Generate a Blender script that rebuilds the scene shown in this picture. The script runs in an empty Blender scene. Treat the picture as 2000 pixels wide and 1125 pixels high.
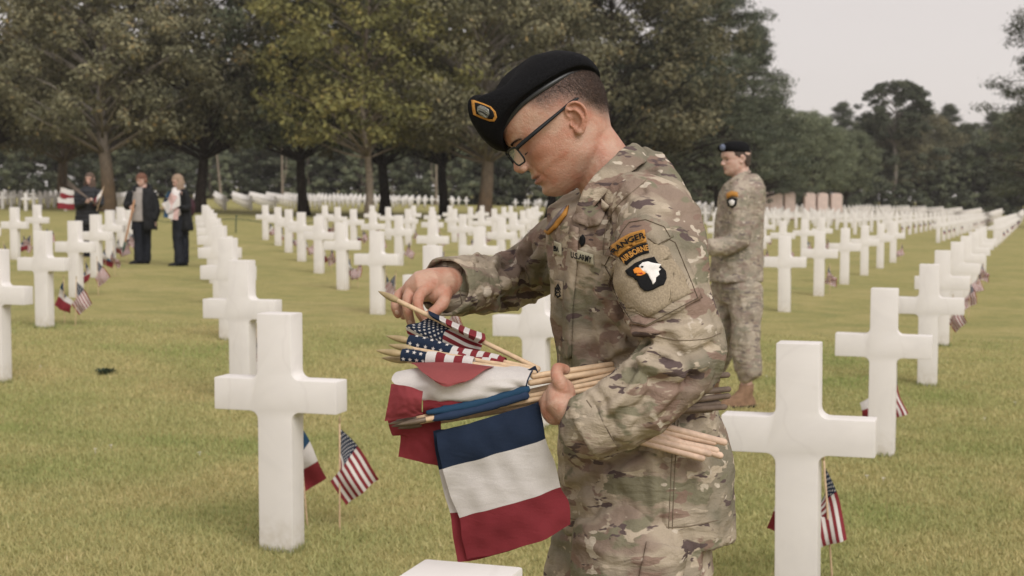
import bpy, bmesh, math, random
import numpy as np
from mathutils import Vector, Matrix, Euler
from mathutils.bvhtree import BVHTree
from mathutils import noise as mnoise

random.seed(7); RNG = np.random.default_rng(11)
scene = bpy.context.scene
COL = scene.collection
R = math.radians

# ---------------------------------------------------------------- camera
F = 2900.0; HC = 1.483; HZ = 370.0
PITCH = math.atan((562.5-HZ)/F)
cam_d = bpy.data.cameras.new('camera'); cam = bpy.data.objects.new('camera', cam_d)
COL.objects.link(cam); scene.camera = cam
cam_d.sensor_width = 36.0; cam_d.lens = 36.0*F/2000.0
cam_d.clip_start = 0.05; cam_d.clip_end = 4000
cam.location = (0, 0, HC); cam.rotation_euler = (math.pi/2-PITCH, 0, 0)
cam_d.dof.use_dof = True; cam_d.dof.focus_distance = 2.72; cam_d.dof.aperture_fstop = 9.0
scene.render.resolution_x = 1024; scene.render.resolution_y = 576

# ---------------------------------------------------------------- sky: overcast daylight
world = bpy.data.worlds.new('World'); scene.world = world; world.use_nodes = True
nt = world.node_tree; nt.nodes.clear()
wo = nt.nodes.new('ShaderNodeOutputWorld'); bg = nt.nodes.new('ShaderNodeBackground')
sky = nt.nodes.new('ShaderNodeTexSky'); sky.sky_type = 'NISHITA'; sky.sun_disc = False
SUN_EL, SUN_AZ = R(39), R(155)      # azimuth clockwise from +Y: high, behind the camera to the right
sky.sun_elevation = SUN_EL; sky.sun_rotation = SUN_AZ
tc = nt.nodes.new('ShaderNodeTexCoord'); mp = nt.nodes.new('ShaderNodeMapping'); mp.inputs['Scale'].default_value = (1.2, 1.2, 5)
cn = nt.nodes.new('ShaderNodeTexNoise'); cn.inputs['Scale'].default_value = 1.6; cn.inputs['Detail'].default_value = 5
cr = nt.nodes.new('ShaderNodeValToRGB')
cr.color_ramp.elements[0].position = .3; cr.color_ramp.elements[0].color = (6.95, 6.36, 6.12, 1)
cr.color_ramp.elements[1].position = .75; cr.color_ramp.elements[1].color = (7.7, 7.08, 6.80, 1)
mx = nt.nodes.new('ShaderNodeMix'); mx.data_type = 'RGBA'; mx.inputs[0].default_value = .93
nt.links.new(tc.outputs['Generated'], mp.inputs[0]); nt.links.new(mp.outputs[0], cn.inputs['Vector'])
nt.links.new(cn.outputs['Fac'], cr.inputs[0])
nt.links.new(sky.outputs[0], mx.inputs[6]); nt.links.new(cr.outputs[0], mx.inputs[7])
nt.links.new(mx.outputs[2], bg.inputs[0]); bg.inputs[1].default_value = .105
nt.links.new(bg.outputs[0], wo.inputs[0])
sun_d = bpy.data.lights.new('sun', 'SUN'); sun_d.energy = 2.6; sun_d.angle = R(38); sun_d.color = (1, .97, .935)
sun = bpy.data.objects.new('sun', sun_d); COL.objects.link(sun)
sd = Vector((math.sin(SUN_AZ)*math.cos(SUN_EL), math.cos(SUN_AZ)*math.cos(SUN_EL), math.sin(SUN_EL)))
sun.rotation_euler = sd.to_track_quat('Z', 'Y').to_euler()
scene.view_settings.view_transform = 'Standard'; scene.view_settings.look = 'None'
scene.view_settings.exposure = 0.04; scene.view_settings.gamma = 1.0

# ---------------------------------------------------------------- helpers
def gz(x, y):                       # the lie of the land
    d = max(y, 0)
    dz = 8.5e-5*d*d if d < 35 else 0.104+0.00595*(d-35)
    if d > 110: dz = 0.55
    return -.0226*max(-90, min(90, x)) + .0019*d - dz
def cv(px, py):                     # viewing ray through a photo pixel (planning aid)
    c, s = math.cos(PITCH), math.sin(PITCH)
    u, v = (px-1000)/F, (562.5-py)/F
    return Vector((u, c+v*s, -s+v*c))
def W(px, py, y):                   # the point at distance y along the ground axis seen at that pixel
    r = cv(px, py); return Vector((0, 0, HC)) + r*(y/r.y)
def ground_at(px, py):
    y = 1.0
    r = cv(px, py)
    while y < 400:
        p = Vector((0, 0, HC))+r*(y/r.y)
        if p.z <= gz(p.x, p.y): return p
        y *= 1.004
    return p
def tag(o, label=None, cat=None, group=None, kind=None):
    if label: o['label'] = label
    if cat: o['category'] = cat
    if group: o['group'] = group
    if kind: o['kind'] = kind
    return o
def empty(name, loc=(0, 0, 0), rz=0, label=None, cat=None, group=None):
    o = bpy.data.objects.new(name, None); COL.objects.link(o); o.location = loc; o.rotation_euler = (0, 0, rz)
    return tag(o, label, cat, group)
def link(name, me, mats=None, parent=None, smooth=True):
    o = bpy.data.objects.new(name, me); COL.objects.link(o)
    if mats:
        for m in (mats if isinstance(mats, (list, tuple)) else [mats]): me.materials.append(m)
    if smooth: me.shade_smooth()
    if parent: o.parent = parent
    return o
def mesh_np(name, V, Fc, smooth=False):
    """V (n,3); Fc list of arrays of equal-sized faces, or one array"""
    me = bpy.data.meshes.new(name)
    if isinstance(Fc, np.ndarray): Fc = [Fc]
    Fc = [f for f in Fc if len(f)]
    V = np.asarray(V, dtype=np.float32)
    me.vertices.add(len(V)); me.vertices.foreach_set('co', V.ravel())
    nl = sum(f.size for f in Fc); npoly = sum(len(f) for f in Fc)
    me.loops.add(nl); me.polygons.add(npoly)
    me.loops.foreach_set('vertex_index', np.concatenate([f.ravel() for f in Fc]).astype(np.int32))
    tot = np.concatenate([np.full(len(f), f.shape[1]) for f in Fc]).astype(np.int32)
    st = np.concatenate([[0], np.cumsum(tot)[:-1]]).astype(np.int32)
    me.polygons.foreach_set('loop_start', st)
    try: me.polygons.foreach_set('loop_total', tot)
    except Exception: pass
    me.update(calc_edges=True); me.validate()
    return me
def attr(me, name, vals, dom='POINT'):
    a = me.attributes.new(name, 'FLOAT', dom); a.data.foreach_set('value', np.asarray(vals, dtype=np.float32)); return a
class MB:
    """gathers shapes that make ONE mesh"""
    def __init__(s): s.V = []; s.Q = []; s.T = []; s.n = 0
    def add(s, V, Q=None, T=None):
        V = np.asarray(V, float).reshape(-1, 3)
        if Q is not None and len(Q): s.Q.append(np.asarray(Q)+s.n)
        if T is not None and len(T): s.T.append(np.asarray(T)+s.n)
        s.V.append(V); s.n += len(V); return s
    def tube(s, pts, rad, seg=10, cap=True, ell=None, up=(0, 0, 1)):
        """swept ring along pts; rad list; ell = list of (ratio across) for flattened rings"""
        P = np.array([tuple(p) for p in pts], float); n = len(P)
        rad = [rad]*n if np.isscalar(rad) else rad
        T = np.gradient(P, axis=0); T /= np.linalg.norm(T, axis=1)[:, None]+1e-12
        u = np.cross(T[0], up)
        if np.linalg.norm(u) < 1e-3: u = np.cross(T[0], (1, 0, 0))
        u /= np.linalg.norm(u); rows = []
        a = np.linspace(0, 2*np.pi, seg, endpoint=False)
        for i in range(n):
            u = u-T[i]*np.dot(u, T[i]); u /= np.linalg.norm(u); w = np.cross(T[i], u)
            e = 1 if ell is None else ell[i]
            rows.append(P[i]+rad[i]*(np.cos(a)[:, None]*u*e+np.sin(a)[:, None]*w))
        if cap:
            rows = [P[0][None]-T[0]*rad[0]*.6+(rows[0]-P[0])*.55, *rows, P[-1][None]+T[-1]*rad[-1]*.6+(rows[-1]-P[-1])*.55]
        n2 = len(rows); V = np.vstack(rows)
        Q = [[i*seg+j, i*seg+(j+1) % seg, (i+1)*seg+(j+1) % seg, (i+1)*seg+j] for i in range(n2-1) for j in range(seg)]
        Tt = []
        V = np.vstack([V, rows[0].mean(0), rows[-1].mean(0)])
        c0, c1 = n2*seg, n2*seg+1
        for j in range(seg):
            Tt.append([c0, (j+1) % seg, j]); Tt.append([c1, (n2-1)*seg+j, (n2-1)*seg+(j+1) % seg])
        return s.add(V, Q, Tt)
    def ball(s, c, r, M=None, seg=16, ring=10):
        r = (r, r, r) if np.isscalar(r) else r
        V = [(0, 0, 1)]
        for i in range(1, ring):
            t = math.pi*i/ring
            for j in range(seg):
                a = 2*math.pi*j/seg; V.append((math.sin(t)*math.cos(a), math.sin(t)*math.sin(a), math.cos(t)))
        V.append((0, 0, -1)); V = np.array(V)*np.array(r)
        if M is not None: V = V@np.array(M).T
        V = V+np.array(tuple(c))
        Q = [[1+i*seg+j, 1+(i+1)*seg+j, 1+(i+1)*seg+(j+1) % seg, 1+i*seg+(j+1) % seg] for i in range(ring-2) for j in range(seg)]
        b = 1+(ring-2)*seg
        T = [[0, 1+j, 1+(j+1) % seg] for j in range(seg)]+[[b+seg, b+(j+1) % seg, b+j] for j in range(seg)]
        return s.add(V, Q, T)
    def box(s, c, size, M=None):
        V = np.array([(x, y, z) for x in (-.5, .5) for y in (-.5, .5) for z in (-.5, .5)])*np.array(size)
        if M is not None: V = V@np.array(M).T
        return s.add(V+np.array(tuple(c)), [[0, 1, 3, 2], [4, 6, 7, 5], [0, 4, 5, 1], [2, 3, 7, 6], [0, 2, 6, 4], [1, 5, 7, 3]])
    def loft(s, rings, caps=True):
        n = len(rings); seg = len(rings[0]); V = np.vstack(rings)
        Q = [[i*seg+j, i*seg+(j+1) % seg, (i+1)*seg+(j+1) % seg, (i+1)*seg+j] for i in range(n-1) for j in range(seg)]
        T = []
        if caps:
            V = np.vstack([V, rings[0].mean(0), rings[-1].mean(0)]); c0 = n*seg
            for j in range(seg):
                T.append([c0, (j+1) % seg, j]); T.append([c0+1, (n-1)*seg+j, (n-1)*seg+(j+1) % seg])
        return s.add(V, Q, T)
    def mesh(s, name):
        return mesh_np(name, np.vstack(s.V), [a for a in (np.vstack(s.Q) if s.Q else np.zeros((0, 4), int), np.vstack(s.T) if s.T else np.zeros((0, 3), int))])
    def build(s, name, mats, parent=None, smooth=True): return link(name, s.mesh(name), mats, parent, smooth)
def fuse(mb, vox, smooth=6, fac=.5):
    """union of the gathered closed shapes into one continuous skin"""
    me = mb.mesh('tmp'); bm = bmesh.new(); bm.from_mesh(me); bmesh.ops.recalc_face_normals(bm, faces=bm.faces); bm.to_mesh(me); bm.free()
    o = bpy.data.objects.new('tmp', me); COL.objects.link(o)
    m = o.modifiers.new('r', 'REMESH'); m.mode = 'VOXEL'; m.voxel_size = vox; m.adaptivity = 0
    if smooth: m2 = o.modifiers.new('s', 'SMOOTH'); m2.iterations = smooth; m2.factor = fac
    dg = bpy.context.evaluated_depsgraph_get(); dg.update()
    res = bpy.data.meshes.new_from_object(o.evaluated_get(dg), depsgraph=dg)
    bpy.data.objects.remove(o); bpy.data.meshes.remove(me)
    res.materials.clear()
    return res
def co(me):
    a = np.empty(len(me.vertices)*3, np.float32); me.vertices.foreach_get('co', a); return a.reshape(-1, 3).astype(float)
def nrm(me):
    a = np.empty(len(me.vertices)*3, np.float32); me.vertices.foreach_get('normal', a); return a.reshape(-1, 3).astype(float)
def setco(me, V): me.vertices.foreach_set('co', np.asarray(V, np.float32).ravel()); me.update()
def spline(pts, n):
    """Catmull-Rom resample"""
    P = np.array([tuple(p) for p in pts], float)
    if len(P) < 3: return np.array([P[0]+(P[-1]-P[0])*t for t in np.linspace(0, 1, n)])
    Q = np.vstack([2*P[0]-P[1], P, 2*P[-1]-P[-2]]); out = []
    for t in np.linspace(0, len(P)-1-1e-9, n):
        i = int(t); u = t-i; a, b, c, d = Q[i:i+4]
        out.append(.5*((2*b)+(c-a)*u+(2*a-5*b+4*c-d)*u*u+(-a+3*b-3*c+d)*u**3))
    return np.array(out)

# ---------------------------------------------------------------- materials
MATS = {}
class NT:
    def __init__(s, name):
        s.m = bpy.data.materials.new(name); s.m.use_nodes = True; s.t = s.m.node_tree; s.t.nodes.clear()
        s.out = s.n('OutputMaterial'); s.b = s.n('BsdfPrincipled'); s.l(s.b.outputs[0], s.out.inputs[0]); MATS[name] = s.m
    def n(s, k, **kw):
        x = s.t.nodes.new('ShaderNode'+k)
        for a, v in kw.items(): setattr(x, a, v)
        return x
    def l(s, a, b): s.t.links.new(a, b)
    def coord(s, kind='Object', scale=(1, 1, 1), rot=(0, 0, 0)):
        c = s.n('TexCoord'); m = s.n('Mapping'); m.inputs['Scale'].default_value = scale; m.inputs['Rotation'].default_value = rot
        s.l(c.outputs[kind], m.inputs[0]); return m.outputs[0]
    def noise(s, vec, scale, detail=4, rough=.55, dist=0.):
        x = s.n('TexNoise'); x.inputs['Scale'].default_value = scale; x.inputs['Detail'].default_value = detail
        x.inputs['Roughness'].default_value = rough; x.inputs['Distortion'].default_value = dist
        if vec is not None: s.l(vec, x.inputs['Vector'])
        return x.outputs['Fac']
    def ramp(s, fac, stops, mode='LINEAR'):
        x = s.n('ValToRGB'); x.color_ramp.interpolation = mode; e = x.color_ramp.elements
        while len(e) < len(stops): e.new(.5)
        for k, (p, c) in enumerate(stops): e[k].position = p; e[k].color = (*c, 1) if len(c) == 3 else c
        s.l(fac, x.inputs[0]); return x.outputs[0]
    def step(s, fac, a, b):
        x = s.n('MapRange'); x.inputs[1].default_value = a; x.inputs[2].default_value = b; s.l(fac, x.inputs[0]); return x.outputs[0]
    def mix(s, fac, a, b, blend='MIX'):
        x = s.n('Mix'); x.data_type = 'RGBA'; x.blend_type = blend
        for i, v in ((0, fac), (6, a), (7, b)):
            if hasattr(v, 'is_linked') or hasattr(v, 'links'): s.l(v, x.inputs[i])
            else: x.inputs[i].default_value = v if i == 0 else (*v, 1)
        return x.outputs[2]
    def attr(s, name):
        x = s.n('Attribute'); x.attribute_name = name; return x.outputs['Fac']
    def math(s, op, a, b=0.):
        x = s.n('Math'); x.operation = op
        for i, v in ((0, a), (1, b)):
            if hasattr(v, 'links'): s.l(v, x.inputs[i])
            else: x.inputs[i].default_value = v
        return x.outputs[0]
    def bump(s, h, strength, dist=.01):
        x = s.n('Bump'); x.inputs['Strength'].default_value = strength; x.inputs['Distance'].default_value = dist
        s.l(h, x.inputs['Height']); s.l(x.outputs[0], s.b.inputs['Normal'])
    def set(s, col=None, rough=.7, spec=.3, **kw):
        if col is not None:
            if hasattr(col, 'links'): s.l(col, s.b.inputs['Base Color'])
            else: s.b.inputs['Base Color'].default_value = (*col, 1)
        s.b.inputs['Roughness'].default_value = rough; s.b.inputs['Specular IOR Level'].default_value = spec
        for k, v in kw.items(): s.b.inputs[k.replace('_', ' ')].default_value = v
        return s.m
def plain(name, col, rough=.7, spec=.3, var=.12, scale=60, bump=.0, **kw):
    t = NT(name); c = t.coord()
    n = t.noise(c, scale, 4)
    d = tuple(max(0, x*(1-var)) for x in col); b = tuple(min(1, x*(1+var)) for x in col)
    if bump: t.bump(n, bump, .004)
    return t.set(t.ramp(n, [(.3, d), (.7, b)]), rough, spec, **kw)

t = NT('turf'); c = t.coord('Object')
big = t.noise(c, .55, 5, .6, .3); mid = t.noise(c, 2.6, 5, .65); fine = t.noise(t.coord('Object', (1, .45, 1)), 55, 4, .7)
c1 = t.ramp(big, [(.3, (.215, .222, .080)), (.5, (.310, .277, .108)), (.7, (.39, .322, .150))])
c2 = t.ramp(mid, [(.3, (.178, .198, .076)), (.52, (.308, .275, .108)), (.75, (.41, .342, .168))])
cc = t.mix(.5, c1, c2); cf = t.ramp(fine, [(.3, (.52, .55, .5)), (.7, (1.42, 1.4, 1.45))])
t.bump(fine, .7, .02)
TURF = t.set(t.mix(.85, cc, cf, 'MULTIPLY'), .95, .1)
t = NT('grass_blade')
v = t.attr('tint'); c = t.coord('Object'); big = t.noise(c, .55, 5, .6, .3)
g1 = t.ramp(v, [(0, (.215, .265, .128)), (.4, (.415, .400, .178)), (.75, (.545, .485, .24)), (1, (.68, .60, .37))])
g2 = t.ramp(big, [(.30, (.70, .84, .66)), (.5, (1, 1, 1)), (.7, (1.22, 1.08, 1.18))])
GRASS = t.set(t.mix(1., g1, g2, 'MULTIPLY'), .8, .15)
tr = t.n('BsdfTranslucent'); t.l(t.b.inputs['Base Color'].links[0].from_socket, tr.inputs[0]); mxs = t.n('MixShader'); mxs.inputs[0].default_value = .35; t.l(t.b.outputs[0], mxs.inputs[1]); t.l(tr.outputs[0], mxs.inputs[2]); t.l(mxs.outputs[0], t.out.inputs[0])
t = NT('white_marble'); c = t.coord('Object')
info = t.n('ObjectInfo'); off = t.n('VectorMath'); off.operation = 'ADD'; t.l(c, off.inputs[0]); t.l(info.outputs['Location'], off.inputs[1]); cvn = off.outputs[0]
n1 = t.noise(cvn, 3.2, 6, .6, .8); n2 = t.noise(cvn, 26, 5, .65)
base = t.ramp(n1, [(.25, (.64, .61, .585)), (.5, (.70, .668, .64)), (.8, (.73, .70, .675))])
vein = t.n('TexWave'); vein.inputs['Scale'].default_value = 1.3; vein.inputs['Distortion'].default_value = 9; vein.inputs['Detail'].default_value = 4; vein.inputs['Detail Scale'].default_value = 1.2; t.l(cvn, vein.inputs['Vector'])
vn = t.step(vein.outputs['Fac'], .985, 1.0)
sep = t.n('SeparateXYZ'); t.l(c, sep.inputs[0])
low = t.step(sep.outputs['Z'], .16, .0)
dirt = t.math('MULTIPLY', low, t.step(n2, .35, .7))
m1 = t.mix(t.math('MULTIPLY', vn, .14), base, (.50, .46, .44)); m2 = t.mix(t.math('MULTIPLY', dirt, .75), m1, (.42, .36, .26))
m3 = t.mix(t.math('MULTIPLY', t.step(n2, .6, .85), .25), m2, (.56, .51, .46))
t.bump(n2, .12, .003)
MARBLE = t.set(m3, .62, .3)
def leafmat(name, stops, trans=.22):
    t = NT(name); v = t.attr('tint'); col = t.ramp(v, stops)
    info = t.n('ObjectInfo'); hs = t.n('HueSaturation'); t.l(col, hs.inputs['Color'])
    t.l(t.step(info.outputs['Random'], -1.5, 1.2), hs.inputs['Value'])
    t.set(hs.outputs[0], .85, .1)
    tr = t.n('BsdfTranslucent'); t.l(hs.outputs[0], tr.inputs[0]); mxs = t.n('MixShader'); mxs.inputs[0].default_value = trans
    t.l(t.b.outputs[0], mxs.inputs[1]); t.l(tr.outputs[0], mxs.inputs[2]); t.l(mxs.outputs[0], t.out.inputs[0]); return t.m
LEAF_A = leafmat('brown_olive_leaf', [(0, (.085, .086, .052)), (.5, (.225, .215, .130)), (.85, (.36, .325, .195)), (1, (.46, .34, .16))])
LEAF_B = leafmat('yellow_green_leaf', [(0, (.10, .102, .042)), (.5, (.25, .24, .092)), (.85, (.38, .34, .12)), (1, (.46, .37, .14))])
LEAF_C = leafmat('pine_needles', [(0, (.054, .066, .048)), (.5, (.132, .150, .100)), (.9, (.21, .222, .142)), (1, (.25, .235, .16))], .25)
LEAF_D = leafmat('grey_green_leaf', [(0, (.080, .095, .064)), (.5, (.20, .225, .138)), (.9, (.30, .32, .20)), (1, (.36, .33, .20))])
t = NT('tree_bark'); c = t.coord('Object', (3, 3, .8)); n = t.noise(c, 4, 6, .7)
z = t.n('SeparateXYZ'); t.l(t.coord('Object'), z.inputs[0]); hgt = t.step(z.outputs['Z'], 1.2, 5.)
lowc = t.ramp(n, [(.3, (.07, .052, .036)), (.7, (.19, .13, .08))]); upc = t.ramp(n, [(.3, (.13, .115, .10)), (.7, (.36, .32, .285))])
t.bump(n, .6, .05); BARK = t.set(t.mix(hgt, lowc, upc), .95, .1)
DARKBARK = plain('dark_bark', (.028, .022, .018), .95, .1, .5, 6)
PALEBARK = plain('pale_bark', (.20, .165, .13), .95, .1, .4, 6)
PINKSTONE = plain('pink_stone', (.62, .49, .44), .85, .2, .12, 3)
WOOD = plain('pale_birch_stick', (.58, .42, .27), .55, .35, .14, 90)
TIPW = plain('gilded_wood_tip', (.34, .26, .14), .45, .4, .15, 90)
def clothm(name, col, var=.08, scale=14):
    t = NT(name); c = t.coord('Object'); n = t.noise(c, scale, 4); w = t.noise(t.coord('Object', (1, 1, 3.)), 520, 3, .6); col_ = t.ramp(n, [(.3, tuple(x*(1-var) for x in col)), (.7, tuple(min(1, x*(1+var)) for x in col))])
    col_ = t.mix(.5, col_, t.ramp(w, [(.3, (.80, .80, .80)), (.7, (1.18, 1.18, 1.18))]), 'MULTIPLY')
    n2 = t.noise(t.coord('Object', (1, 1, 2.5), (0, .5, 0)), 26, 4, .55, .5); t.bump(t.math('ADD', n2, t.math('MULTIPLY', w, .25)), .5, .0035); t.set(col_, .88, .12)
    tr = t.n('BsdfTranslucent'); t.l(col_, tr.inputs[0]); m = t.n('MixShader'); m.inputs[0].default_value = .22; t.l(t.b.outputs[0], m.inputs[1]); t.l(tr.outputs[0], m.inputs[2]); t.l(m.outputs[0], t.out.inputs[0]); return t.m
RED_C = clothm('red_cotton', (.225, .034, .042))
WHITE_C = clothm('white_cotton', (.66, .625, .60), .04)
BLUE_C = clothm('navy_cotton', (.020, .031, .058))
BLUEL_C = clothm('blue_cotton', (.028, .072, .135))
# ================================================================ the setting
def ground_mesh():
    ys = np.unique(np.concatenate([np.linspace(-30, 0, 11), np.linspace(0, 40, 61), np.linspace(40, 130, 40), np.linspace(130, 400, 12)]))
    xs = np.unique(np.concatenate([np.linspace(-260, -90, 8), np.linspace(-90, 90, 61), np.linspace(90, 260, 8)]))
    V = np.array([(x, y, gz(x, y)) for y in ys for x in xs]); nx = len(xs)
    Q = np.array([[j*nx+i, j*nx+i+1, (j+1)*nx+i+1, (j+1)*nx+i] for j in range(len(ys)-1) for i in range(nx-1)])
    return mesh_np('ground', V, Q)
tag(link('ground', ground_mesh(), TURF), kind='structure')

def grass_mesh(n=420000):
    rng = np.random.default_rng(3)
    y = 1.2+14.5*rng.random(n*2)**1.15
    x = (rng.random(n*2)*2-1)*(y*.37+.25)
    cl = np.array([mnoise.noise((a*2.2, b*2.2, 0)) for a, b in zip(x[::8], y[::8])]).repeat(8)[:len(x)]
    keep = rng.random(len(x)) < (.62+.5*cl)*np.clip((16.5-y)/9, 0, 1)
    x, y, cl = x[keep][:n], y[keep][:n], cl[keep][:n]; n = len(x)
    z = np.array([gz(a, b) for a, b in zip(x, y)])
    h = (.009+.015*rng.random(n))*(1+.5*np.clip(cl, -1, 1))*(1+y*.02); w = (.0016+.0016*rng.random(n))*(1+y*.14)
    a = rng.random(n)*2*np.pi; lean = rng.normal(0, .011, (n, 2))
    dx, dy = np.cos(a)*w, np.sin(a)*w
    V = np.stack([np.stack([x-dx, y-dy, z-.002], 1), np.stack([x+dx, y+dy, z-.002], 1), np.stack([x+lean[:, 0], y+lean[:, 1], z+h], 1)], 1).reshape(-1, 3)
    me = mesh_np('grass', V, np.arange(3*n).reshape(-1, 3))
    # longer tufts left standing round the foot of the near crosses
    tint = np.clip(.45+.11*rng.standard_normal(n)+.18*cl, 0, 1)

    attr(me, 'tint', np.repeat(tint, 3)); return me
tag(link('grass', grass_mesh(), GRASS, smooth=False), 'short mown olive grass blades between the near crosses', 'grass', kind='stuff')

# ---------------------------------------------------------------- crosses
CH = .96
def cross_mesh():
    w, a, d = .075, .268, .055; az0, az1 = CH-.392, CH-.262; r = .034
    def fil(cx, cy, a0, a1): return [(cx+r*math.cos(R(t)), cy+r*math.sin(R(t))) for t in np.linspace(a0, a1, 6)]
    P = [(-w, -.12), (w, -.12)]
    P += fil(w+r, az0-r, 180, 90)+[(a, az0), (a, az1)]+fil(w+r, az1+r, 270, 180)+[(w, CH), (-w, CH)]
    P += fil(-w-r, az1+r, 0, -90)+[(-a, az1), (-a, az0)]+fil(-w-r, az0-r, 90, 0)
    bm = bmesh.new(); vs = [bm.verts.new((x, -d, z)) for x, z in P]; f = bm.faces.new(vs)
    ex = bmesh.ops.extrude_face_region(bm, geom=[f]); bmesh.ops.translate(bm, verts=[v for v in ex['geom'] if isinstance(v, bmesh.types.BMVert)], vec=(0, 2*d, 0))
    bmesh.ops.recalc_face_normals(bm, faces=bm.faces)
    ed = [e for e in bm.edges if len(e.link_faces) == 2 and e.calc_face_angle(0) > R(40)]
    bmesh.ops.bevel(bm, geom=ed, offset=.0055, segments=2, profile=.6, affect='EDGES')
    me = bpy.data.meshes.new('cross'); bm.to_mesh(me); bm.free()
    me.shade_smooth()
    try: me.set_sharp_from_angle(angle=R(35))
    except Exception: pass
    me.materials.append(MARBLE); return me
CROSS = cross_mesh()
N0, V1, V2 = np.array((-.0968, 1.9515)), np.array((1.1067, 3.238)), np.array((-.855, 3.9825))
CA = -R(18)
fixes = {(0, 0): (.022, .10), (0, 1): (.02, .0), (1, 0): (.01, .03), (3, 0): (.06, 0), (-1, 3): (.06, 0), (1, 9): (-.12, 0), (3, 9): (0, 0)}
def occupied(i, j):
    if 0 <= i <= 9 and j in (0, 1): return True
    if 15 <= i <= 44 and 0 <= j <= 20: return True
    if i < 15 and j >= 23 and j <= 34: return True
    if i <= 9 and 0 <= j <= 9: return True
    return False
cells = []
for i in range(-60, 60):
    for j in range(0, 36):
        if not occupied(i, j): continue
        x, y = N0+i*V1+j*V2
        if y > 172: continue
        if i >= 15 and j <= 22: x += .012*(y-55)
        fx = fixes.get((i, j), (0, 0)); x += fx[0]; y += fx[1]
        if y < 1.5 or abs(x) > y*.362+.6: continue
        cells.append((y, x, i, j))
cells.sort()
KEY = {(0, 0): 'white marble cross whose bare top edge just shows below the hanging flag', (0, 1): 'large white cross left of the kneeling-height flags bundle, grey vertical streak on its arm',
 (1, 0): 'nearest white cross on the right, in front of the boot of the far soldier', (2, 0): 'white cross with a faint grey crack across its stem, right of the nearest right-hand cross',
 (3, 0): 'third white cross of the right-hand column, small flag hanging at its right foot', (0, 2): 'white cross directly behind the large left cross, its stem half covered by it',
 (1, 1): 'white cross seen under the raised sleeve, its arms beside the soldier\'s jacket', (-1, 3): 'white cross cut by the left picture edge with only its right arm showing',
 (-1, 4): 'white cross at far left with a French and a US flag standing at its foot', (1, 3): 'white cross just left of the soldier\'s reaching hand',
 (1, 2): 'white cross whose top rises right behind the soldier\'s reaching wrist', (4, 1): 'white cross nearest to the far soldier on his right side'}
def ordn(n): return ['first', 'second', 'third', 'fourth', 'fifth', 'sixth', 'seventh', 'eighth', 'ninth', 'tenth'][n-1] if 1 <= n <= 10 else '%dth' % n if n % 10 not in (1, 2, 3) or n in (11, 12, 13) else '%d%s' % (n, {1: 'st', 2: 'nd', 3: 'rd'}[n % 10])
KEY[(0, 1)] = 'large white cross at lower left with a French and a US flag beside its stem'
near = cells[:290]; rest = cells[290:]
by_col = {}
for y, x, i, j in near:
    if i <= 9 and j <= 9: by_col.setdefault(i if j > 1 or i < 3 else 'R%d' % j, []).append((y, x, i, j))
CROSSES = []
farn = {}
for y, x, i, j in near:
    o = bpy.data.objects.new('marble_cross', CROSS); COL.objects.link(o)
    o.location = (x, y, gz(x, y)-(.017 if (i, j) == (0, 0) else 0)); o.rotation_euler = (R(random.gauss(0, .25)), R(random.gauss(0, .3)), CA+R(random.gauss(0, .6)))
    px = 1000+F*x/y
    if (i, j) in KEY: lab = KEY[(i, j)]; grp = 'white crosses in the near part of the lawn'
    elif i <= 9 and j <= 9:
        grp = 'white crosses in the near part of the lawn'
        if j <= 1 and i >= 3: lab = 'white cross number %s back in the %s diagonal column right of the soldiers' % (ordn(i), 'outermost' if j == 0 else 'inner')
        elif i <= -1: lab = 'white cross in the %s column left of the three women, %s from its front' % (ordn(-i), ordn(j-2) if i == -1 else ordn(j-6 if j > 6 else j))
        elif i == 0: lab = 'white cross in the overlapping column behind the big left cross, %s from the front' % ordn(j)
        else: lab = 'white cross in the %s column right of the big left cross, %s one back' % (ordn(i), ordn(j))
    else:
        side = 'right-hand' if i >= 15 else 'left-hand'
        k = ('R', j) if i >= 15 else ('L', j); farn[k] = farn.get(k, 0)+1
        if i >= 15: lab = 'far white cross past the grass path, %s in the %s column from the right' % (ordn(farn[k]), ordn(j+1)); grp = 'far white crosses beyond the path on the right'
        else: lab = 'distant white cross under the tree line, %s along its row, row %s from the front' % (ordn(farn[k]), ordn(j-22)); grp = 'distant white crosses in rows below the trees'
    tag(o, lab, 'grave cross', grp); CROSSES.append((o, x, y, i, j))
# the rest of the thousands of crosses in the distance: one mesh
me = CROSS; cvx = co(me)
def simple_cross():
    mb = MB(); mb.box((0, 0, CH/2-.05), (.15, .11, CH+.1)); mb.box((-.1715, 0, CH-.327), (.193, .108, .13)); mb.box((.1715, 0, CH-.327), (.193, .108, .13)); return mb
if rest:
    sc = simple_cross(); bV = np.vstack(sc.V); bQ = np.vstack(sc.Q); mb = MB(); c_, s_ = math.cos(CA), math.sin(CA)
    Rm = np.array([[c_, -s_, 0], [s_, c_, 0], [0, 0, 1]]); bV = bV@Rm.T
    VV = []; QQ = []
    for k, (y, x, i, j) in enumerate(rest): VV.append(bV+(x, y, gz(x, y))); QQ.append(bQ+k*len(bV))
    far = mesh_np('distant_crosses', np.vstack(VV), np.vstack(QQ)); print('rest crosses', len(rest))
    tag(link('distant_crosses', far, MARBLE, smooth=False), 'mass of white crosses merging in the distance below the trees', 'grave crosses', kind='stuff')
print('crosses', len(near), 'cells', len(cells))

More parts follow.
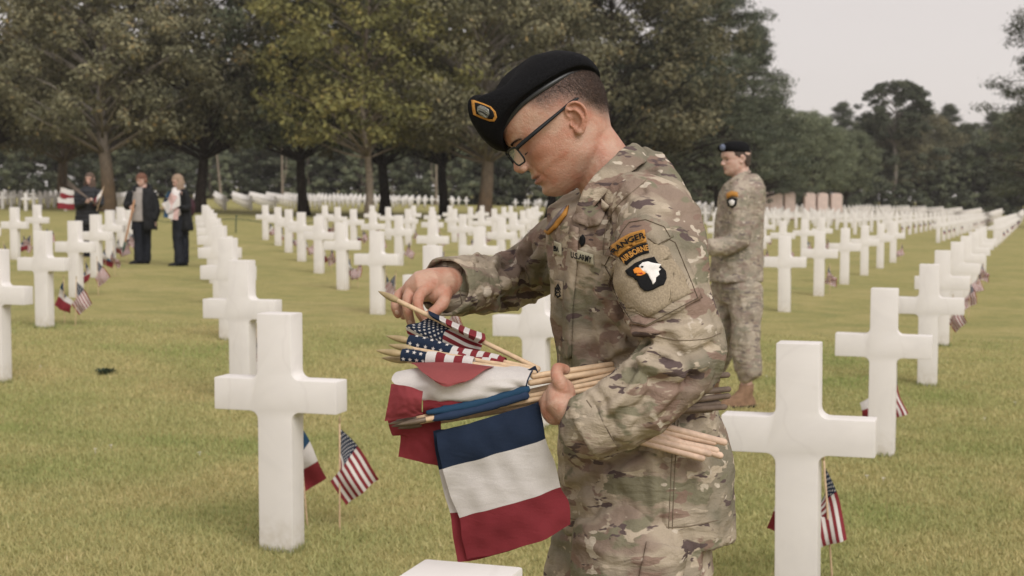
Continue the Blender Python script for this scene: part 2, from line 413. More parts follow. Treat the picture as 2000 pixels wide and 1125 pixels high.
def edge_blades():
    rng = np.random.default_rng(12); V = []
    for o, x, y, i, j in CROSSES:
        if y > 16: continue
        for q in range(420):
            s = rng.integers(4); u = rng.uniform(-1, 1); a, b = ((u*.078, -.058), (u*.078, .058), (.078, u*.058), (-.078, u*.058))[s]
            a += rng.normal(0, .006)*1.; b += rng.normal(0, .006); c_, s_ = math.cos(CA), math.sin(CA); px, py = x+a*c_-b*s_, y+a*s_+b*c_; z = gz(px, py); h = rng.uniform(.015, .042); w = .0016*(1+y*.12); t = rng.random()*6.28
            V += [(px-w*math.cos(t), py-w*math.sin(t), z-.002), (px+w*math.cos(t), py+w*math.sin(t), z-.002), (px+rng.normal(0, .012), py+rng.normal(0, .012), z+h)]
    me = mesh_np('grass', np.array(V), np.arange(len(V)).reshape(-1, 3)); attr(me, 'tint', np.repeat(np.clip(rng.normal(.35, .2, len(V)//3), 0, 1), 3)); return me
tag(link('grass', edge_blades(), GRASS, smooth=False), 'longer grass blades left standing around the feet of the near crosses', 'grass', kind='stuff')

# ---------------------------------------------------------------- small flags planted at the crosses
def cloth_grid(fn, nu, nv, color, thick=0.0):
    """fn(u,v)->point; color(u,v)->slot"""
    V = np.array([fn(u/nu, v/nv) for v in range(nv+1) for u in range(nu+1)])
    Q = np.array([[v*(nu+1)+u, v*(nu+1)+u+1, (v+1)*(nu+1)+u+1, (v+1)*(nu+1)+u] for v in range(nv) for u in range(nu)])
    mi = [color((u+.5)/nu, (v+.5)/nv) for v in range(nv) for u in range(nu)]
    return V, Q, mi
def us_color(u, v):
    if u < .4 and v < 7/13: return 2
    return 0 if int(v*13) % 2 == 0 else 1
def fr_color(u, v): return 2 if u < 1/3 else (1 if u < 2/3 else 0)
def stars(fn, mi_white, r=.030, n=50):
    """star outlines following the cloth, both faces; returns V, T"""
    V = []; T = []
    rows = [(6 if k % 2 == 0 else 5) for k in range(9)]
    e = 1e-3
    for k, c in enumerate(rows):
        for q in range(c):
            uc = .4*((q+.5)/6 if c == 6 else (q+1)/6); vc = (7/13)*(k+.5)/9
            P = []
            for t in range(10):
                rr = r if t % 2 == 0 else r*.42; a = R(36*t)
                P.append((uc+rr*math.sin(a)*.67, vc-rr*math.cos(a)))
            p0 = np.array(fn(uc, vc)); du = np.array(fn(uc+e, vc))-p0; dv = np.array(fn(uc, vc+e))-p0; nn = np.cross(du, dv); nn /= np.linalg.norm(nn)+1e-12
            for sgn in (1, -1):
                b = len(V); V.append(p0+nn*.0007*sgn)
                for (a, c2) in P: V.append(np.array(fn(a, c2))+nn*.0007*sgn)
                for t in range(10): T.append([b, b+1+t, b+1+(t+1) % 10])
    return np.array(V), np.array(T)
def droop(L, Wd, th0, th1, curl, ph, side=1):
    def fn(u, v):
        # the fly path bends down, the hoist edge follows the stick
        n = 8; x = z = 0.
        for k in range(n):
            uu = u*(k+.5)/n; th = th0+(th1-th0)*min(1, uu*1.6); x += math.cos(th)*u/n; z -= math.sin(th)*u/n
        th = (th0+(th1-th0)*min(1, u*1.6))*min(1, u*2.2)*.85
        ex, ez = -math.sin(th), -math.cos(th)
        y = curl*math.sin(u*5.5+v*2.2+ph)*u+.018*math.sin(v*9+ph*2)*u
        return (side*(L*x+Wd*v*ex), y, L*z+Wd*v*ez)
    return fn
def flag_variant(kind, k):
    L, Wd = (.30, .20) if kind == 'us' else (.29, .20)
    ths = [(R(38), R(58)), (R(55), R(74)), (R(25), R(50)), (R(62), R(82))][k]
    fn = droop(L, Wd, ths[0], ths[1], .03+.012*k, k*1.7)
    nu, nv = (30, 26) if kind == 'us' else (24, 10)
    V, Q, mi = cloth_grid(fn, nu, nv, us_color if kind == 'us' else fr_color)
    T = np.zeros((0, 3), int)
    if kind == 'us':
        sv, st = stars(fn, 1); T = st+len(V); V = np.vstack([V, sv])
    me = mesh_np('flag_cloth', V, [Q, T]); mi = mi+[1]*len(T)
    for m in (RED_C, WHITE_C, BLUE_C if kind == 'us' else BLUEL_C): me.materials.append(m)
    me.polygons.foreach_set('material_index', np.array(mi, np.int32)); me.shade_smooth(); return me
def stick_mesh():
    mb = MB(); mb.tube([(0, 0, -.1), (0, 0, .25), (0, 0, .50)], .0045, 8)
    me = mb.mesh('stick'); me.materials.append(WOOD); me.shade_smooth(); return me
def tip_mesh():
    mb = MB(); mb.tube([(0, 0, .498), (0, 0, .508), (0, 0, .522), (0, 0, .537)], [.0048, .0065, .0055, .001], 8)
    me = mb.mesh('tip'); me.materials.append(TIPW); me.shade_smooth(); return me
STICK, TIP = stick_mesh(), tip_mesh()
FV = {(k, i): flag_variant(k, i) for k in ('us', 'fr') for i in range(4)}
def plant_flag(kind, x, y, var, rz, lean, label, group, full=True):
    t = empty('us_flag' if kind == 'us' else 'french_flag', (x, y, gz(x, y)), rz, label, 'flag', group)
    t.rotation_euler = (lean[0], lean[1], rz); t.scale = (.9, .9, .94)
    o = bpy.data.objects.new('stick', STICK); COL.objects.link(o); o.parent = t
    if full:
        p = bpy.data.objects.new('stick_tip', TIP); COL.objects.link(p); p.parent = o
    c = bpy.data.objects.new('cloth', FV[(kind, var)]); COL.objects.link(c); c.parent = t; c.location = (0, 0, .475)
    return t
fl = random.Random(5)
def flab(word, i, j, x, y):
    if (i, j) == (0, 1): return 'small %s on a stick beside the large lower-left cross' % word
    if (i, j) == (1, 0): return 'small %s behind the stem of the nearest right-hand cross' % word
    if i == 0: return 'small %s by the %s cross behind the large lower-left cross' % (word, ordn(j-1))
    if i < 0: return 'small %s by the %s cross of the %s column left of the women' % (word, ordn(j-3), 'nearest' if i == -1 else 'outer')
    if j == 0: return 'small %s by the %s cross of the outermost right column' % (word, ordn(i))
    if j == 1: return 'small %s by the %s cross of the second column from the right' % (word, ordn(i))
    return 'small %s by the cross %s right and %s back from the lower-left one' % (word, ordn(i), ordn(j))
special = {(0, 1): ((.045, .42, 1, .0), (.195, .33, 0, R(8))), (1, 0): ((.02, .40, 3, R(176)), (.215, .42, 3, R(-12))), (0, 2): ((.0, .35, 3, 0), (.06, .30, 3, 0)), (2, 0): ((.09, .4, 3, 0), (.20, .5, 3, .2))}
for o, x, y, i, j in CROSSES:
    if not (i <= 9 and j <= 9) or y > 48: continue
    base = o['label']
    if (i, j) in ((0, 0), (-1, 3)): continue
    for kind in ('fr', 'us'):
        if i >= 3 and j <= 1 and (kind == 'fr' or fl.random() < .45): continue
        if (i, j) in special:
            s_ = special[(i, j)][0 if kind == 'fr' else 1]; fx, fy, var, rz = x+s_[0], y+s_[1], s_[2], s_[3]
        else:
            fx = x+(.035 if kind == 'fr' else .175)+fl.uniform(-.03, .03); fy = y+(.42 if kind == 'fr' else .36)+fl.uniform(-.05, .05); fx += max(0, x/y)*(fy-y); var = fl.choice([1, 3, 3, 0, 3]); rz = fl.uniform(-.7, .7)+(math.pi if fl.random() < .35 else 0)
            if i in (2,3,4) and j == 0: fx = x+(.03 if kind == 'fr' else .2); fy = y+.35
            if (i, j) == (-1, 4): var = 1 if kind == 'fr' else 0; rz = math.pi*.95 if kind == 'fr' else .1; fx += .04
        word = {'fr': 'French flag', 'us': 'US flag'}[kind]
        plant_flag(kind, fx, fy, var, rz, (R(fl.gauss(0, 2)), R(fl.gauss(0, 2))), flab(word, i, j, x, y), 'small %s flags planted by the crosses' % ('French' if kind == 'fr' else 'US'), y < 20)
# flags of the farther columns: tiny, past counting
def far_flags():
    V = []; Q = []; M = []
    rr = random.Random(9)
    for o, x, y, i, j in CROSSES+[(None, c[1], c[0], c[2], c[3]) for c in rest if c[0] < 115]:
        if i < 15 or j > 2: continue
        for s_ in (0, 1):
            if rr.random() < .45: continue
            fx, fy = x+.12+.16*s_, y+.3; z = gz(fx, fy)
            L = .2; d = rr.uniform(-.05, .08)
            b = len(V)
            for q in range(4):
                zz = z+.46-q*.06; V += [(fx-.01+.02*q*(d*5), fy+.01*q, zz), (fx+.07+.02*q*(d*5), fy+.04-.01*q, zz-.03)]
            for q in range(3):
                Q.append([b+2*q, b+2*q+1, b+2*q+3, b+2*q+2]); M.append([2, 1, 0][q] if s_ == 0 else [2, 0, 1][q])
            b = len(V); V += [(fx-.012, fy, z), (fx-.002, fy, z), (fx-.002, fy, z+.5), (fx-.012, fy, z+.5)]; Q.append([b, b+1, b+2, b+3]); M.append(3)
    me = mesh_np('distant_flags', np.array(V), np.array(Q))
    for m in (RED_C, WHITE_C, BLUEL_C, WOOD): me.materials.append(m)
    me.polygons.foreach_set('material_index', np.array(M, np.int32)); return me
tag(link('distant_flags', far_flags()), 'countless tiny red, white and blue flags along the far right-hand crosses', 'flags', kind='stuff')

# ---------------------------------------------------------------- trees
def leaves(centers, radii, per, size, rng, flat=.75, shape='leaf'):
    n = sum(per); C = np.repeat(centers, per, axis=0); Rr = np.repeat(radii, per, axis=0)*(.75+.5*rng.random((n, 1))**2)
    d = rng.standard_normal((n, 3)); d /= np.linalg.norm(d, axis=1)[:, None]; r = rng.random(n)**.30
    P = C+d*r[:, None]*Rr*np.array([1, 1, flat])
    s = size*(.6+.8*rng.random(n))
    N_ = d+np.array([0, 0, .35])+rng.normal(0, .42, (n, 3)); a = np.cross(N_, rng.standard_normal((n, 3))); a /= np.linalg.norm(a, axis=1)[:, None]
    b = np.cross(N_, a); b /= np.linalg.norm(b, axis=1)[:, None]
    A, B = a*s[:, None], b*s[:, None]*(.55 if shape == 'leaf' else .22)
    V = np.stack([P-A, P-B*.9+A*.1, P+A, P+B*.9+A*.1], 1).reshape(-1, 3)
    tint = np.repeat(np.clip(np.repeat(rng.normal(.45, .13, len(per)), per)+rng.normal(0, .17, n), 0, 1), 4)
    return V, np.arange(4*n).reshape(-1, 4), tint
def make_tree(name, seed, H, cw, base, nclump, per, leafm, barkm, kind='broad', trunk_r=.3, lsize=.13, lean=0.):
    rng = np.random.default_rng(seed); mb = MB()
    top = H*.88; T = [(lean*(max(z, 0)/H)**1.5*H*.1+.18*math.sin(z*.7+seed), .15*math.cos(z*.6+seed), z) for z in np.linspace(-.3, top, 11)]
    mb.tube(T, [trunk_r*(1.45 if k == 0 else 1)*(1-.085*k) for k in range(11)], 10, False)
    C = []; Rd = []
    for k in range(nclump):
        t = (k+rng.random())/nclump
        z = base+(H-base)*(t if kind != 'pine' else t**.9)
        if kind == 'broad': prof = math.sin(math.pi*min(1, .16+.80*t))**.6
        elif kind == 'pine': prof = (1.03-t)**.75*(.75+.5*(math.sin(t*23+seed) > 0))
        else: prof = math.sqrt(max(0.02, 1-((t-.45)/.58)**2))
        ang = rng.random()*2*math.pi; rad = cw*prof*(.25+.75*rng.random()**.55)
        p = np.array([math.cos(ang)*rad+lean*(z/H)**1.5*H*.1, math.sin(ang)*rad, z]); C.append(p)
        cr_ = (.55+.85*rng.random())*cw*.155 if kind != 'pine' else (.6+.7*rng.random())*cw*.21
        Rd.append((cr_, cr_, cr_*(.62 if kind != 'pine' else .36)))
        if k % 3 == 0 or kind == 'pine' and k % 2 == 0:
            zz = max(base*.75, z-rad*.55 if kind != 'pine' else z-.2*rad); q = np.array([T[0][0], T[0][1], zz]); q[0] = np.interp(zz, [a[2] for a in T], [a[0] for a in T]); q[1] = np.interp(zz, [a[2] for a in T], [a[1] for a in T])
            m = (q+p)/2+rng.normal(0, .25, 3)+(0, 0, .3)
            r0 = trunk_r*.28*(1-.6*t)
            mb.tube(spline([q, m, p], 6), [r0, r0*.85, r0*.65, r0*.5, r0*.35, r0*.2], 5, False)
    C, Rd = np.array(C), np.array(Rd); vol = Rd[:, 0]**2; per_l = np.maximum(12, (per*vol/vol.mean())).astype(int)
    V, Q, tint = leaves(C, Rd, per_l, lsize, rng, 1.0, 'leaf' if kind != 'pine' else 'needle')
    tm = mb.mesh(name+'_trunk'); tm.materials.append(barkm); tm.shade_smooth()
    lm = mesh_np(name+'_crown', V, Q); attr(lm, 'tint', tint); lm.materials.append(leafm)
    return tm, lm
TK = {
 'broad1': make_tree('t', 1, 14.5, 6.6, 4.2, 330, 95, LEAF_A, BARK, 'broad', .42),
 'broad2': make_tree('t', 2, 15.0, 7.0, 4.0, 330, 92, LEAF_A, DARKBARK, 'broad', .34),
 'yellow': make_tree('t', 3, 13.5, 5.8, 4.0, 270, 88, LEAF_B, PALEBARK, 'broad', .22),
 'grey': make_tree('t', 4, 14.0, 6.0, 4.0, 290, 90, LEAF_D, DARKBARK, 'broad', .3),
 'pine1': make_tree('t', 5, 18, 5.2, 2.2, 290, 115, LEAF_C, DARKBARK, 'pine', .34, .16),
 'pine2': make_tree('t', 6, 17, 4.6, 1.5, 270, 105, LEAF_C, DARKBARK, 'pine', .28, .16),
 'dome': make_tree('t', 8, 15.5, 4.6, 9.0, 170, 110, LEAF_C, BARK, 'dome', .34, .15),
 'shrub': make_tree('t', 9, 5.2, 2.8, .25, 130, 90, LEAF_D, PALEBARK, 'dome', .10, .12),
 'dshrub': make_tree('t', 10, 6.5, 3.4, .2, 140, 90, LEAF_C, DARKBARK, 'dome', .12, .14),
}
def tree(kind, px, y, s=1., label='', group=None, rz=None, sz=None, dz=0.):
    x = (px-1000)/F*y; tm, lm = TK[kind]
    t = empty({'p': 'pine_tree', 'd': 'pine_tree'}.get(kind[0], 'broadleaf_tree') if 'shrub' not in kind else 'shrub', (x, y, gz(x, y)+dz), random.uniform(0, 6.28) if rz is None else rz, label, 'tree' if 'shrub' not in kind else 'shrub', group)
    t.scale = (s, s, sz or s)
    for nm, m in (('trunk', tm), ('crown', lm)):
        o = bpy.data.objects.new(nm, m); COL.objects.link(o); o.parent = t
    return t
G1 = 'trees standing in the front line on the grass'
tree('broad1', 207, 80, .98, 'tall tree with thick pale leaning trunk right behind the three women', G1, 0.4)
tree('broad2', 397, 84, 1.0, 'dark trunked brown-leaved tree standing just right of the blonde woman', G1)
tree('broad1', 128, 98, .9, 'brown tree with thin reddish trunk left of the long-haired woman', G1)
tree('grey', 593, 84, 1.02, 'dark trunked tree between the blonde woman and the yellow tree', G1)
tree('yellow', 716, 78, 1.05, 'yellow-green tree with slender pale trunk left of the beret', G1)
tree('broad2', 748, 92, 1.0, 'dark trunked tree immediately right of the slender pale trunk', G1)
tree('grey', 868, 92, 1.05, 'dark thin trunked tree standing below the beret badge of the near soldier', G1)
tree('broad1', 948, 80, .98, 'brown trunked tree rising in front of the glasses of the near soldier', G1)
tree('broad2', -30, 86, 1.1, 'dark brown tree cut by the left picture edge', G1)
tree('grey', 1075, 96, 1.1, 'grey-green tree hidden behind the beret', G1)
tree('broad2', 1190, 88, 1.12, 'brown-green tree above the nape of the near soldier', G1)
tree('pine1', 1310, 92, 1.0, 'tall dark pine between the two soldiers', G1)
tree('pine1', 1405, 98, .98, 'tall dark pine with ragged outline against the sky behind the far soldier', G1)
tree('grey', 1290, 115, .9, 'grey-green tree behind the pine between the two soldiers', G1)
tree('grey', 1500, 125, .70, 'low green tree right of the far soldier', G1)
tree('grey', 1590, 140, .64, 'low green tree above the pink stone slabs', G1)
tree('pine2', 1470, 112, .85, 'slimmer dark pine right behind the far soldier', G1)
tree('grey', 1650, 150, .60, 'small green tree at the right end of the pink stone slabs', G1)
GB = 'trees of the wood on the right side'
tree('dome', 1745, 175, .98, 'umbrella pine whose domed crown stands above the wood', GB)
tree('pine2', 1642, 190, .80, 'narrow dark conifer left of the umbrella pine', GB)
for q, (px, y, k, s, lab) in enumerate([(1700, 190, 'grey', .86, 'rounded tree in front left of the umbrella pine'), (1760, 178, 'broad2', .66, 'brown-green tree below the crown of the umbrella pine'), (1800, 180, 'broad2', .78, 'brown-green tree right of the umbrella pine'),
        (1850, 195, 'pine2', .82, 'dark conifer midway between umbrella pine and picture edge'), (1890, 185, 'grey', .78, 'grey-green tree in the wood at far right'), (1935, 180, 'pine2', .72, 'dark conifer near the right picture edge'), (1975, 178, 'grey', .86, 'green tree filling the right picture edge'), (2040, 175, 'broad2', .9, 'tree cut by the right picture edge')]):
    tree(k, px, y, s, lab, GB)
tree('pine1', 2066, 100, 1.02, 'near pine whose branches hang into the right picture edge', GB)
# dark wood behind the rows of the left half
GW = 'trees of the dark wood behind the crosses'
rw = random.Random(21)
kinds = ['broad2', 'grey', 'broad1', 'pine2', 'broad2', 'pine1']; words = {'broad1': 'brown', 'broad2': 'dark brown', 'grey': 'grey-green', 'pine1': 'dark coniferous', 'pine2': 'slim coniferous'}
n = 0
for row, (y0, step) in enumerate(((168, 78), (192, 70))):
    px = -60+row*35; n = 0
    while px < (1640 if row == 0 else 2060):
        k = rw.choice(kinds) if px < 1250 else 'grey'; n += 1
        s = rw.uniform(.95, 1.2) if px < 1250 else rw.uniform(.7, .85)
        tree(k, px, y0+rw.uniform(-7, 7), s, '%s tree of the background wood, %s from the left in its %s line' % (words[k], ordn(n), 'front' if row == 0 else 'rear'), GW, None, None); px += step+rw.uniform(-8, 8)
n = 0; px = -40
while px < 2060:
    k = 'dshrub' if rw.random() < .65 else 'shrub'; n += 1
    tree(k, px, 160+rw.uniform(-5, 5) if px < 1650 else 176, rw.uniform(.9, 1.35), '%s undergrowth bush at the wood edge, %s from the left' % ('dark' if k == 'dshrub' else 'grey-green', ordn(n)), 'bushes at the edge of the wood'); px += 50+rw.uniform(-8, 8)
# bare pale trunks in the undergrowth
for q, px in enumerate((433, 553, 851)):
    x = (px-1000)/F*150; r0 = random.Random(px); mb = MB()
    e_ = r0.uniform(-.9, .9); mb.tube(spline([(0, 0, -.2), (e_*.2+r0.uniform(-.15, .15), 0, 1.6), (e_*.5, 0, 3.3), (e_, 0, 6.6)], 8), [.17, .15, .135, .12, .11, .10, .08, .05], 8)
    s_ = 1 if q % 2 else -1; mb.tube([(e_*.18, 0, 1.5), (s_*.35, 0, 2.9), (s_*.45, .1, 5.2)], [.07, .05, .02], 6) if q % 3 else None
    o = mb.build('bare_trunk', PALEBARK); o.location = (x, 150, gz(x, 150))
    tag(o, 'pale bare tree trunk in the dark undergrowth, %s from the left' % ordn(q+1), 'tree trunk', 'pale bare trunks in the undergrowth')
# pink stone slabs
for q, (px, w, h) in enumerate(((1494, .8, 2.1), (1508, .8, 2.1), (1520, .8, 2.05), (1541, 1.25, 2.15), (1580, 1.3, 2.15), (1605, 1.25, 2.15), (1632, 1.3, 2.15))):
    y = 112; x = (px-1000)/F*y; w *= .64; h *= .86; d = .3
    bm = bmesh.new(); P = [(-w/2, -.2), (w/2, -.2), (w/2, h-.16)]+[(w/2*math.cos(R(t)), h-.16+.16*math.sin(R(t))) for t in (30, 60, 90, 120, 150)]+[(-w/2, h-.16)]
    f = bm.faces.new([bm.verts.new((a, -d, b)) for a, b in P]); ex = bmesh.ops.extrude_face_region(bm, geom=[f])
    bmesh.ops.translate(bm, verts=[v for v in ex['geom'] if isinstance(v, bmesh.types.BMVert)], vec=(0, 2*d, 0)); bmesh.ops.recalc_face_normals(bm, faces=bm.faces)
    bmesh.ops.bevel(bm, geom=bm.edges[:], offset=.03, segments=2, affect='EDGES')
    me = bpy.data.meshes.new('stone_slab'); bm.to_mesh(me); bm.free(); o = link('stone_slab', me, PINKSTONE, smooth=False); o.location = (x, y, gz(x, y)+.25)
    tag(o, 'pinkish upright stone slab below the trees right of the far soldier, %s from the left' % ordn(q+1), 'stone slab', 'pink upright slabs in the distance')
# weed tuft on the lawn
g = ground_at(207, 733); mb = MB(); rr = np.random.default_rng(4)
for k in range(120):
    a = rr.random()*6.28; r = rr.random()*.07; p = np.array([math.cos(a)*r, math.sin(a)*r*.6, .0]); p[2] = .03*rr.random(); q = p+[math.cos(a)*.028+rr.normal(0, .012), math.sin(a)*.02, .005+.035*rr.random()]; s_ = np.array([-math.sin(a), math.cos(a), 0])*.009
    mb.add([p, (p+q)/2+s_, q, (p+q)/2-s_], [[0, 1, 2, 3]])
o = mb.build('weed_tuft', plain('dark_weed', (.040, .058, .034), .8, .2, .3), smooth=False); o.location = g
tag(o, 'dark green weed tuft lying on the lawn left of the big cross', 'weed')
# green posts and a thin tube tracing the grass's dark line, behind the crosses
GREENM = plain('green_paint', (.03, .06, .04), .6, .3)
for q, px in enumerate((250, 461, 640)):
    y = 47; x = (px-1000)/F*y; t = empty('green_post', (x, y, gz(x, y)), 0, 'thin dark green post on the grass path, %s from the left' % ordn(q+1), 'post', 'green posts along the path')
    mb = MB(); mb.tube([(0, 0, -.1), (0.0, 0, .3), (0.02, 0, .52)], .018, 8); mb.build('post', GREENM, t)
    mb = MB(); mb.ball((.02, 0, .53), .03); mb.build('knob', GREENM, t)
mb = MB(); pts = [((px-1000)/F*47, 47, gz((px-1000)/F*47, 47)+(.44 if k % 2 == 0 else .28)) for k, px in enumerate((250, 355, 461, 550, 640))]
mb.tube(spline(pts, 30), .012, 6); tag(mb.build('strand', GREENM), 'thin dark line running between the green posts', 'strand')
# daisies
DW = plain('daisy_petal', (.7, .66, .6), .8, .2)
rr = random.Random(77)
for k in range(26):
    y = rr.uniform(3.2, 12); x = rr.uniform(-.36, .36)*y; mb = MB(); z = gz(x, y)
    for q in range(8):
        a = q*math.pi/4; mb.add([(0, 0, .026), (.009*math.cos(a-.3), .009*math.sin(a-.3), .028), (.012*math.cos(a), .012*math.sin(a), .027), (.009*math.cos(a+.3), .009*math.sin(a+.3), .028)], [[0, 1, 2, 3]])
    mb.tube([(0, 0, 0), (0, 0, .025)], .0012, 5)
    o = mb.build('daisy', DW, smooth=False); o.location = (x, y, z); tag(o, 'tiny white daisy in the short grass', 'flower', 'tiny white daisies in the grass')
# ================================================================ people: materials
def skinmat(name, base, red):
    t = NT(name); c = t.coord('Object'); n1 = t.noise(c, 28, 5, .6); n2 = t.noise(c, 170, 4, .7)
    col = t.mix(t.step(n1, .40, .66), base, red)
    col = t.mix(t.math('MULTIPLY', t.step(n2, .45, .75), .22), col, tuple(x*.62 for x in base))
    sh = t.attr('stubble'); col = t.mix(t.math('MULTIPLY', sh, .55), col, tuple(x*.42 for x in base)); hn_ = t.noise(t.coord('Object', (1.2, 1, .5), (0, .5, 0)), 700, 3, .7); col = t.mix(t.math('MULTIPLY', t.attr('scalp'), t.step(hn_, .15, .62)), col, (.036, .025, .021))
    bl = t.attr('blush'); col = t.mix(t.math('MULTIPLY', bl, .75), col, red)
    col = t.mix(t.attr('lip'), col, (.25, .085, .07))
    n3 = t.noise(c, 420, 3, .6); t.bump(t.math('ADD', n2, t.math('MULTIPLY', n3, .6)), .85, .0018)
    return t.set(col, .44, .42, Subsurface_Weight=.08, Subsurface_Scale=.012, Subsurface_Radius=(1, .35, .2))
SKIN = skinmat('skin', (.49, .305, .222), (.43, .188, .122))
SKIN2 = skinmat('fair_skin', (.56, .39, .32), (.50, .28, .22))
def camomat(name, scale=1., grey=0.):
    t = NT(name); s = scale
    c0 = t.coord('Object')
    wn = t.n('TexNoise'); wn.inputs['Scale'].default_value = 9*s; wn.inputs['Detail'].default_value = 3; t.l(c0, wn.inputs['Vector'])
    vm = t.n('VectorMath'); vm.operation = 'MULTIPLY_ADD'; t.l(wn.outputs['Color'], vm.inputs[0]); vm.inputs[1].default_value = (.07/s, .07/s, .035/s); t.l(c0, vm.inputs[2])
    def sc(x, y, z, ox=0.):
        m = t.n('Mapping'); m.inputs['Scale'].default_value = (x, y, z); m.inputs['Location'].default_value = (ox, ox*.7, ox*1.3); t.l(vm.outputs[0], m.inputs[0]); return m.outputs[0]
    big = t.noise(sc(1, 1, 1.6, 3.), 5.5*s, 3, .5)
    big2 = t.noise(sc(1, 1, 1.5, 9.), 7.5*s, 3, .5)
    base = t.ramp(big, [(.36, (.190, .170, .125)), (.45, (.285, .240, .182)), (.55, (.395, .330, .252)), (.66, (.34, .282, .215))])
    brown = t.step(big2, .52, .60)
    col = t.mix(t.math('MULTIPLY', brown, .85), base, (.225, .165, .130))
    gn = t.noise(sc(1, 1, 1.9, 17.), 11*s, 3, .5); col = t.mix(t.math('MULTIPLY', t.step(gn, .565, .60), .9), col, (.185, .172, .115))
    bn = t.noise(sc(1, 1, 2.1, 29.), 12*s, 3, .55); col = t.mix(t.math('MULTIPLY', t.step(bn, .575, .60), .9), col, (.225, .152, .120))
    tn = t.noise(sc(1, 1, 2.2, 47.), 15*s, 3, .55); col = t.mix(t.step(tn, .595, .625), col, (.44, .368, .282))
    dn = t.noise(sc(.8, .8, 2.6, 61.), 17*s, 3, .6); col = t.mix(t.step(dn, .608, .630), col, (.105, .076, .072))
    cn_ = t.noise(sc(1, 1, 1.7, 83.), 24*s, 2, .5); col = t.mix(t.step(cn_, .655, .672), col, (.49, .425, .345))
    weave = t.noise(t.coord('Object', (1, 1, 1)), 900, 2, .5); col = t.mix(.35, col, t.ramp(weave, [(.3, (.7, .7, .7)), (.7, (1.25, 1.25, 1.25))]), 'MULTIPLY')
    if grey: col = t.mix(grey, col, (.37, .335, .295))
    h = t.noise(c0, 42, 5, .6)
    h2 = t.noise(sc(1, 1, 2.6, 5.), 17*s, 4, .55, .6); t.bump(t.math('ADD', t.math('MULTIPLY', h2, 2.2), t.math('ADD', h, t.math('MULTIPLY', weave, .08))), .38, .011)
    return t.set(col, .9, .12)
CAMO = camomat('camouflage_cloth', .92); CAMO2 = camomat('camouflage_cloth_pale', 1.0, .28)
VELC = plain('tan_loop_tape', (.31, .252, .18), .95, .08, .2, 300, .4)
TAPE = plain('olive_name_tape', (.36, .33, .24), .9, .1, .12, 200)
WOOL = plain('black_wool', (.0075, .0075, .0085), .95, .12, .5, 350, .4)
LEATHER = plain('black_leather', (.022, .023, .024), .36, .5, .15, 120)
GOLD = plain('gold_thread', (.42, .20, .045), .7, .2, .15, 400)
BLACKT = plain('black_thread', (.010, .010, .011), .85, .15, .3, 300)
WHITET = plain('white_thread', (.74, .71, .68), .8, .15, .06, 300)
ORANGET = plain('orange_thread', (.72, .25, .04), .7, .15, .1, 300)
SILVER = plain('silver_metal', (.20, .205, .19), .38, .5, .4, 300, Metallic=.6)
FRAME = plain('dark_spectacle_frame', (.010, .012, .014), .5, .25, .2, 100)
LENS = NT('spectacle_lens').set((.62, .66, .58), .06, .6, Alpha=.32)
BOOT = plain('tan_suede', (.22, .135, .085), .85, .15, .2, 40, .3)
EYEW = plain('eye_white', (.55, .5, .47), .3, .5, .05)
SEAM = plain('khaki_thread', (.19, .15, .108), .95, .1, .15, 300)
def hairmat(name, a, b):
    t = NT(name); c = t.coord('Object', (1, 1, .25)); n = t.noise(c, 260, 4, .7); return t.set(t.ramp(n, [(.3, a), (.7, b)]), .6, .3)
HAIR1 = hairmat('dark_brown_hair', (.032, .021, .016), (.085, .058, .046))

# ================================================================ the near soldier
def scr(V):
    V = np.asarray(V); c, s = math.cos(PITCH), math.sin(PITCH); d = V[:, 2]-HC
    zc = V[:, 1]*c-d*s; return np.stack([1000+F*V[:, 0]/zc, 562.5-F*(d*c+V[:, 1]*s)/zc], 1)
def seg_dist(P, poly):
    """distance of 2-D points to a polyline"""
    best = np.full(len(P), 1e9)
    for a, b in zip(poly[:-1], poly[1:]):
        a, b = np.array(a, float), np.array(b, float); ab = b-a
        t = np.clip(((P-a)@ab)/(ab@ab), 0, 1); d = np.linalg.norm(P-(a+t[:, None]*ab), axis=1); best = np.minimum(best, d)
    return best
def press_folds(me, folds, ymax):
    V, N = co(me), nrm(me); S = scr(V)
    view = (V-np.array([0, 0, HC])); view /= np.linalg.norm(view, axis=1)[:, None]
    face = np.clip(-(N*view).sum(1)*2.2, 0, 1)*(V[:, 1] < ymax)
    for f in folds:
        poly, w, amp = spline([(*p, 0) for p in f[0]], 14)[:, :2], f[1]*1.45, f[2]*1.35
        m = (S[:, 0] > poly[:, 0].min()-3*w) & (S[:, 0] < poly[:, 0].max()+3*w) & (S[:, 1] > poly[:, 1].min()-3*w) & (S[:, 1] < poly[:, 1].max()+3*w)
        if len(f) > 3: m &= (V[:, 1] > f[3])
        if not m.any(): continue
        d = seg_dist(S[m], poly); g = amp*(np.exp(-(d/w)**2)-.35*np.exp(-(d/(2.1*w))**2))
        V[m] += N[m]*(g*face[m])[:, None]
    setco(me, V)
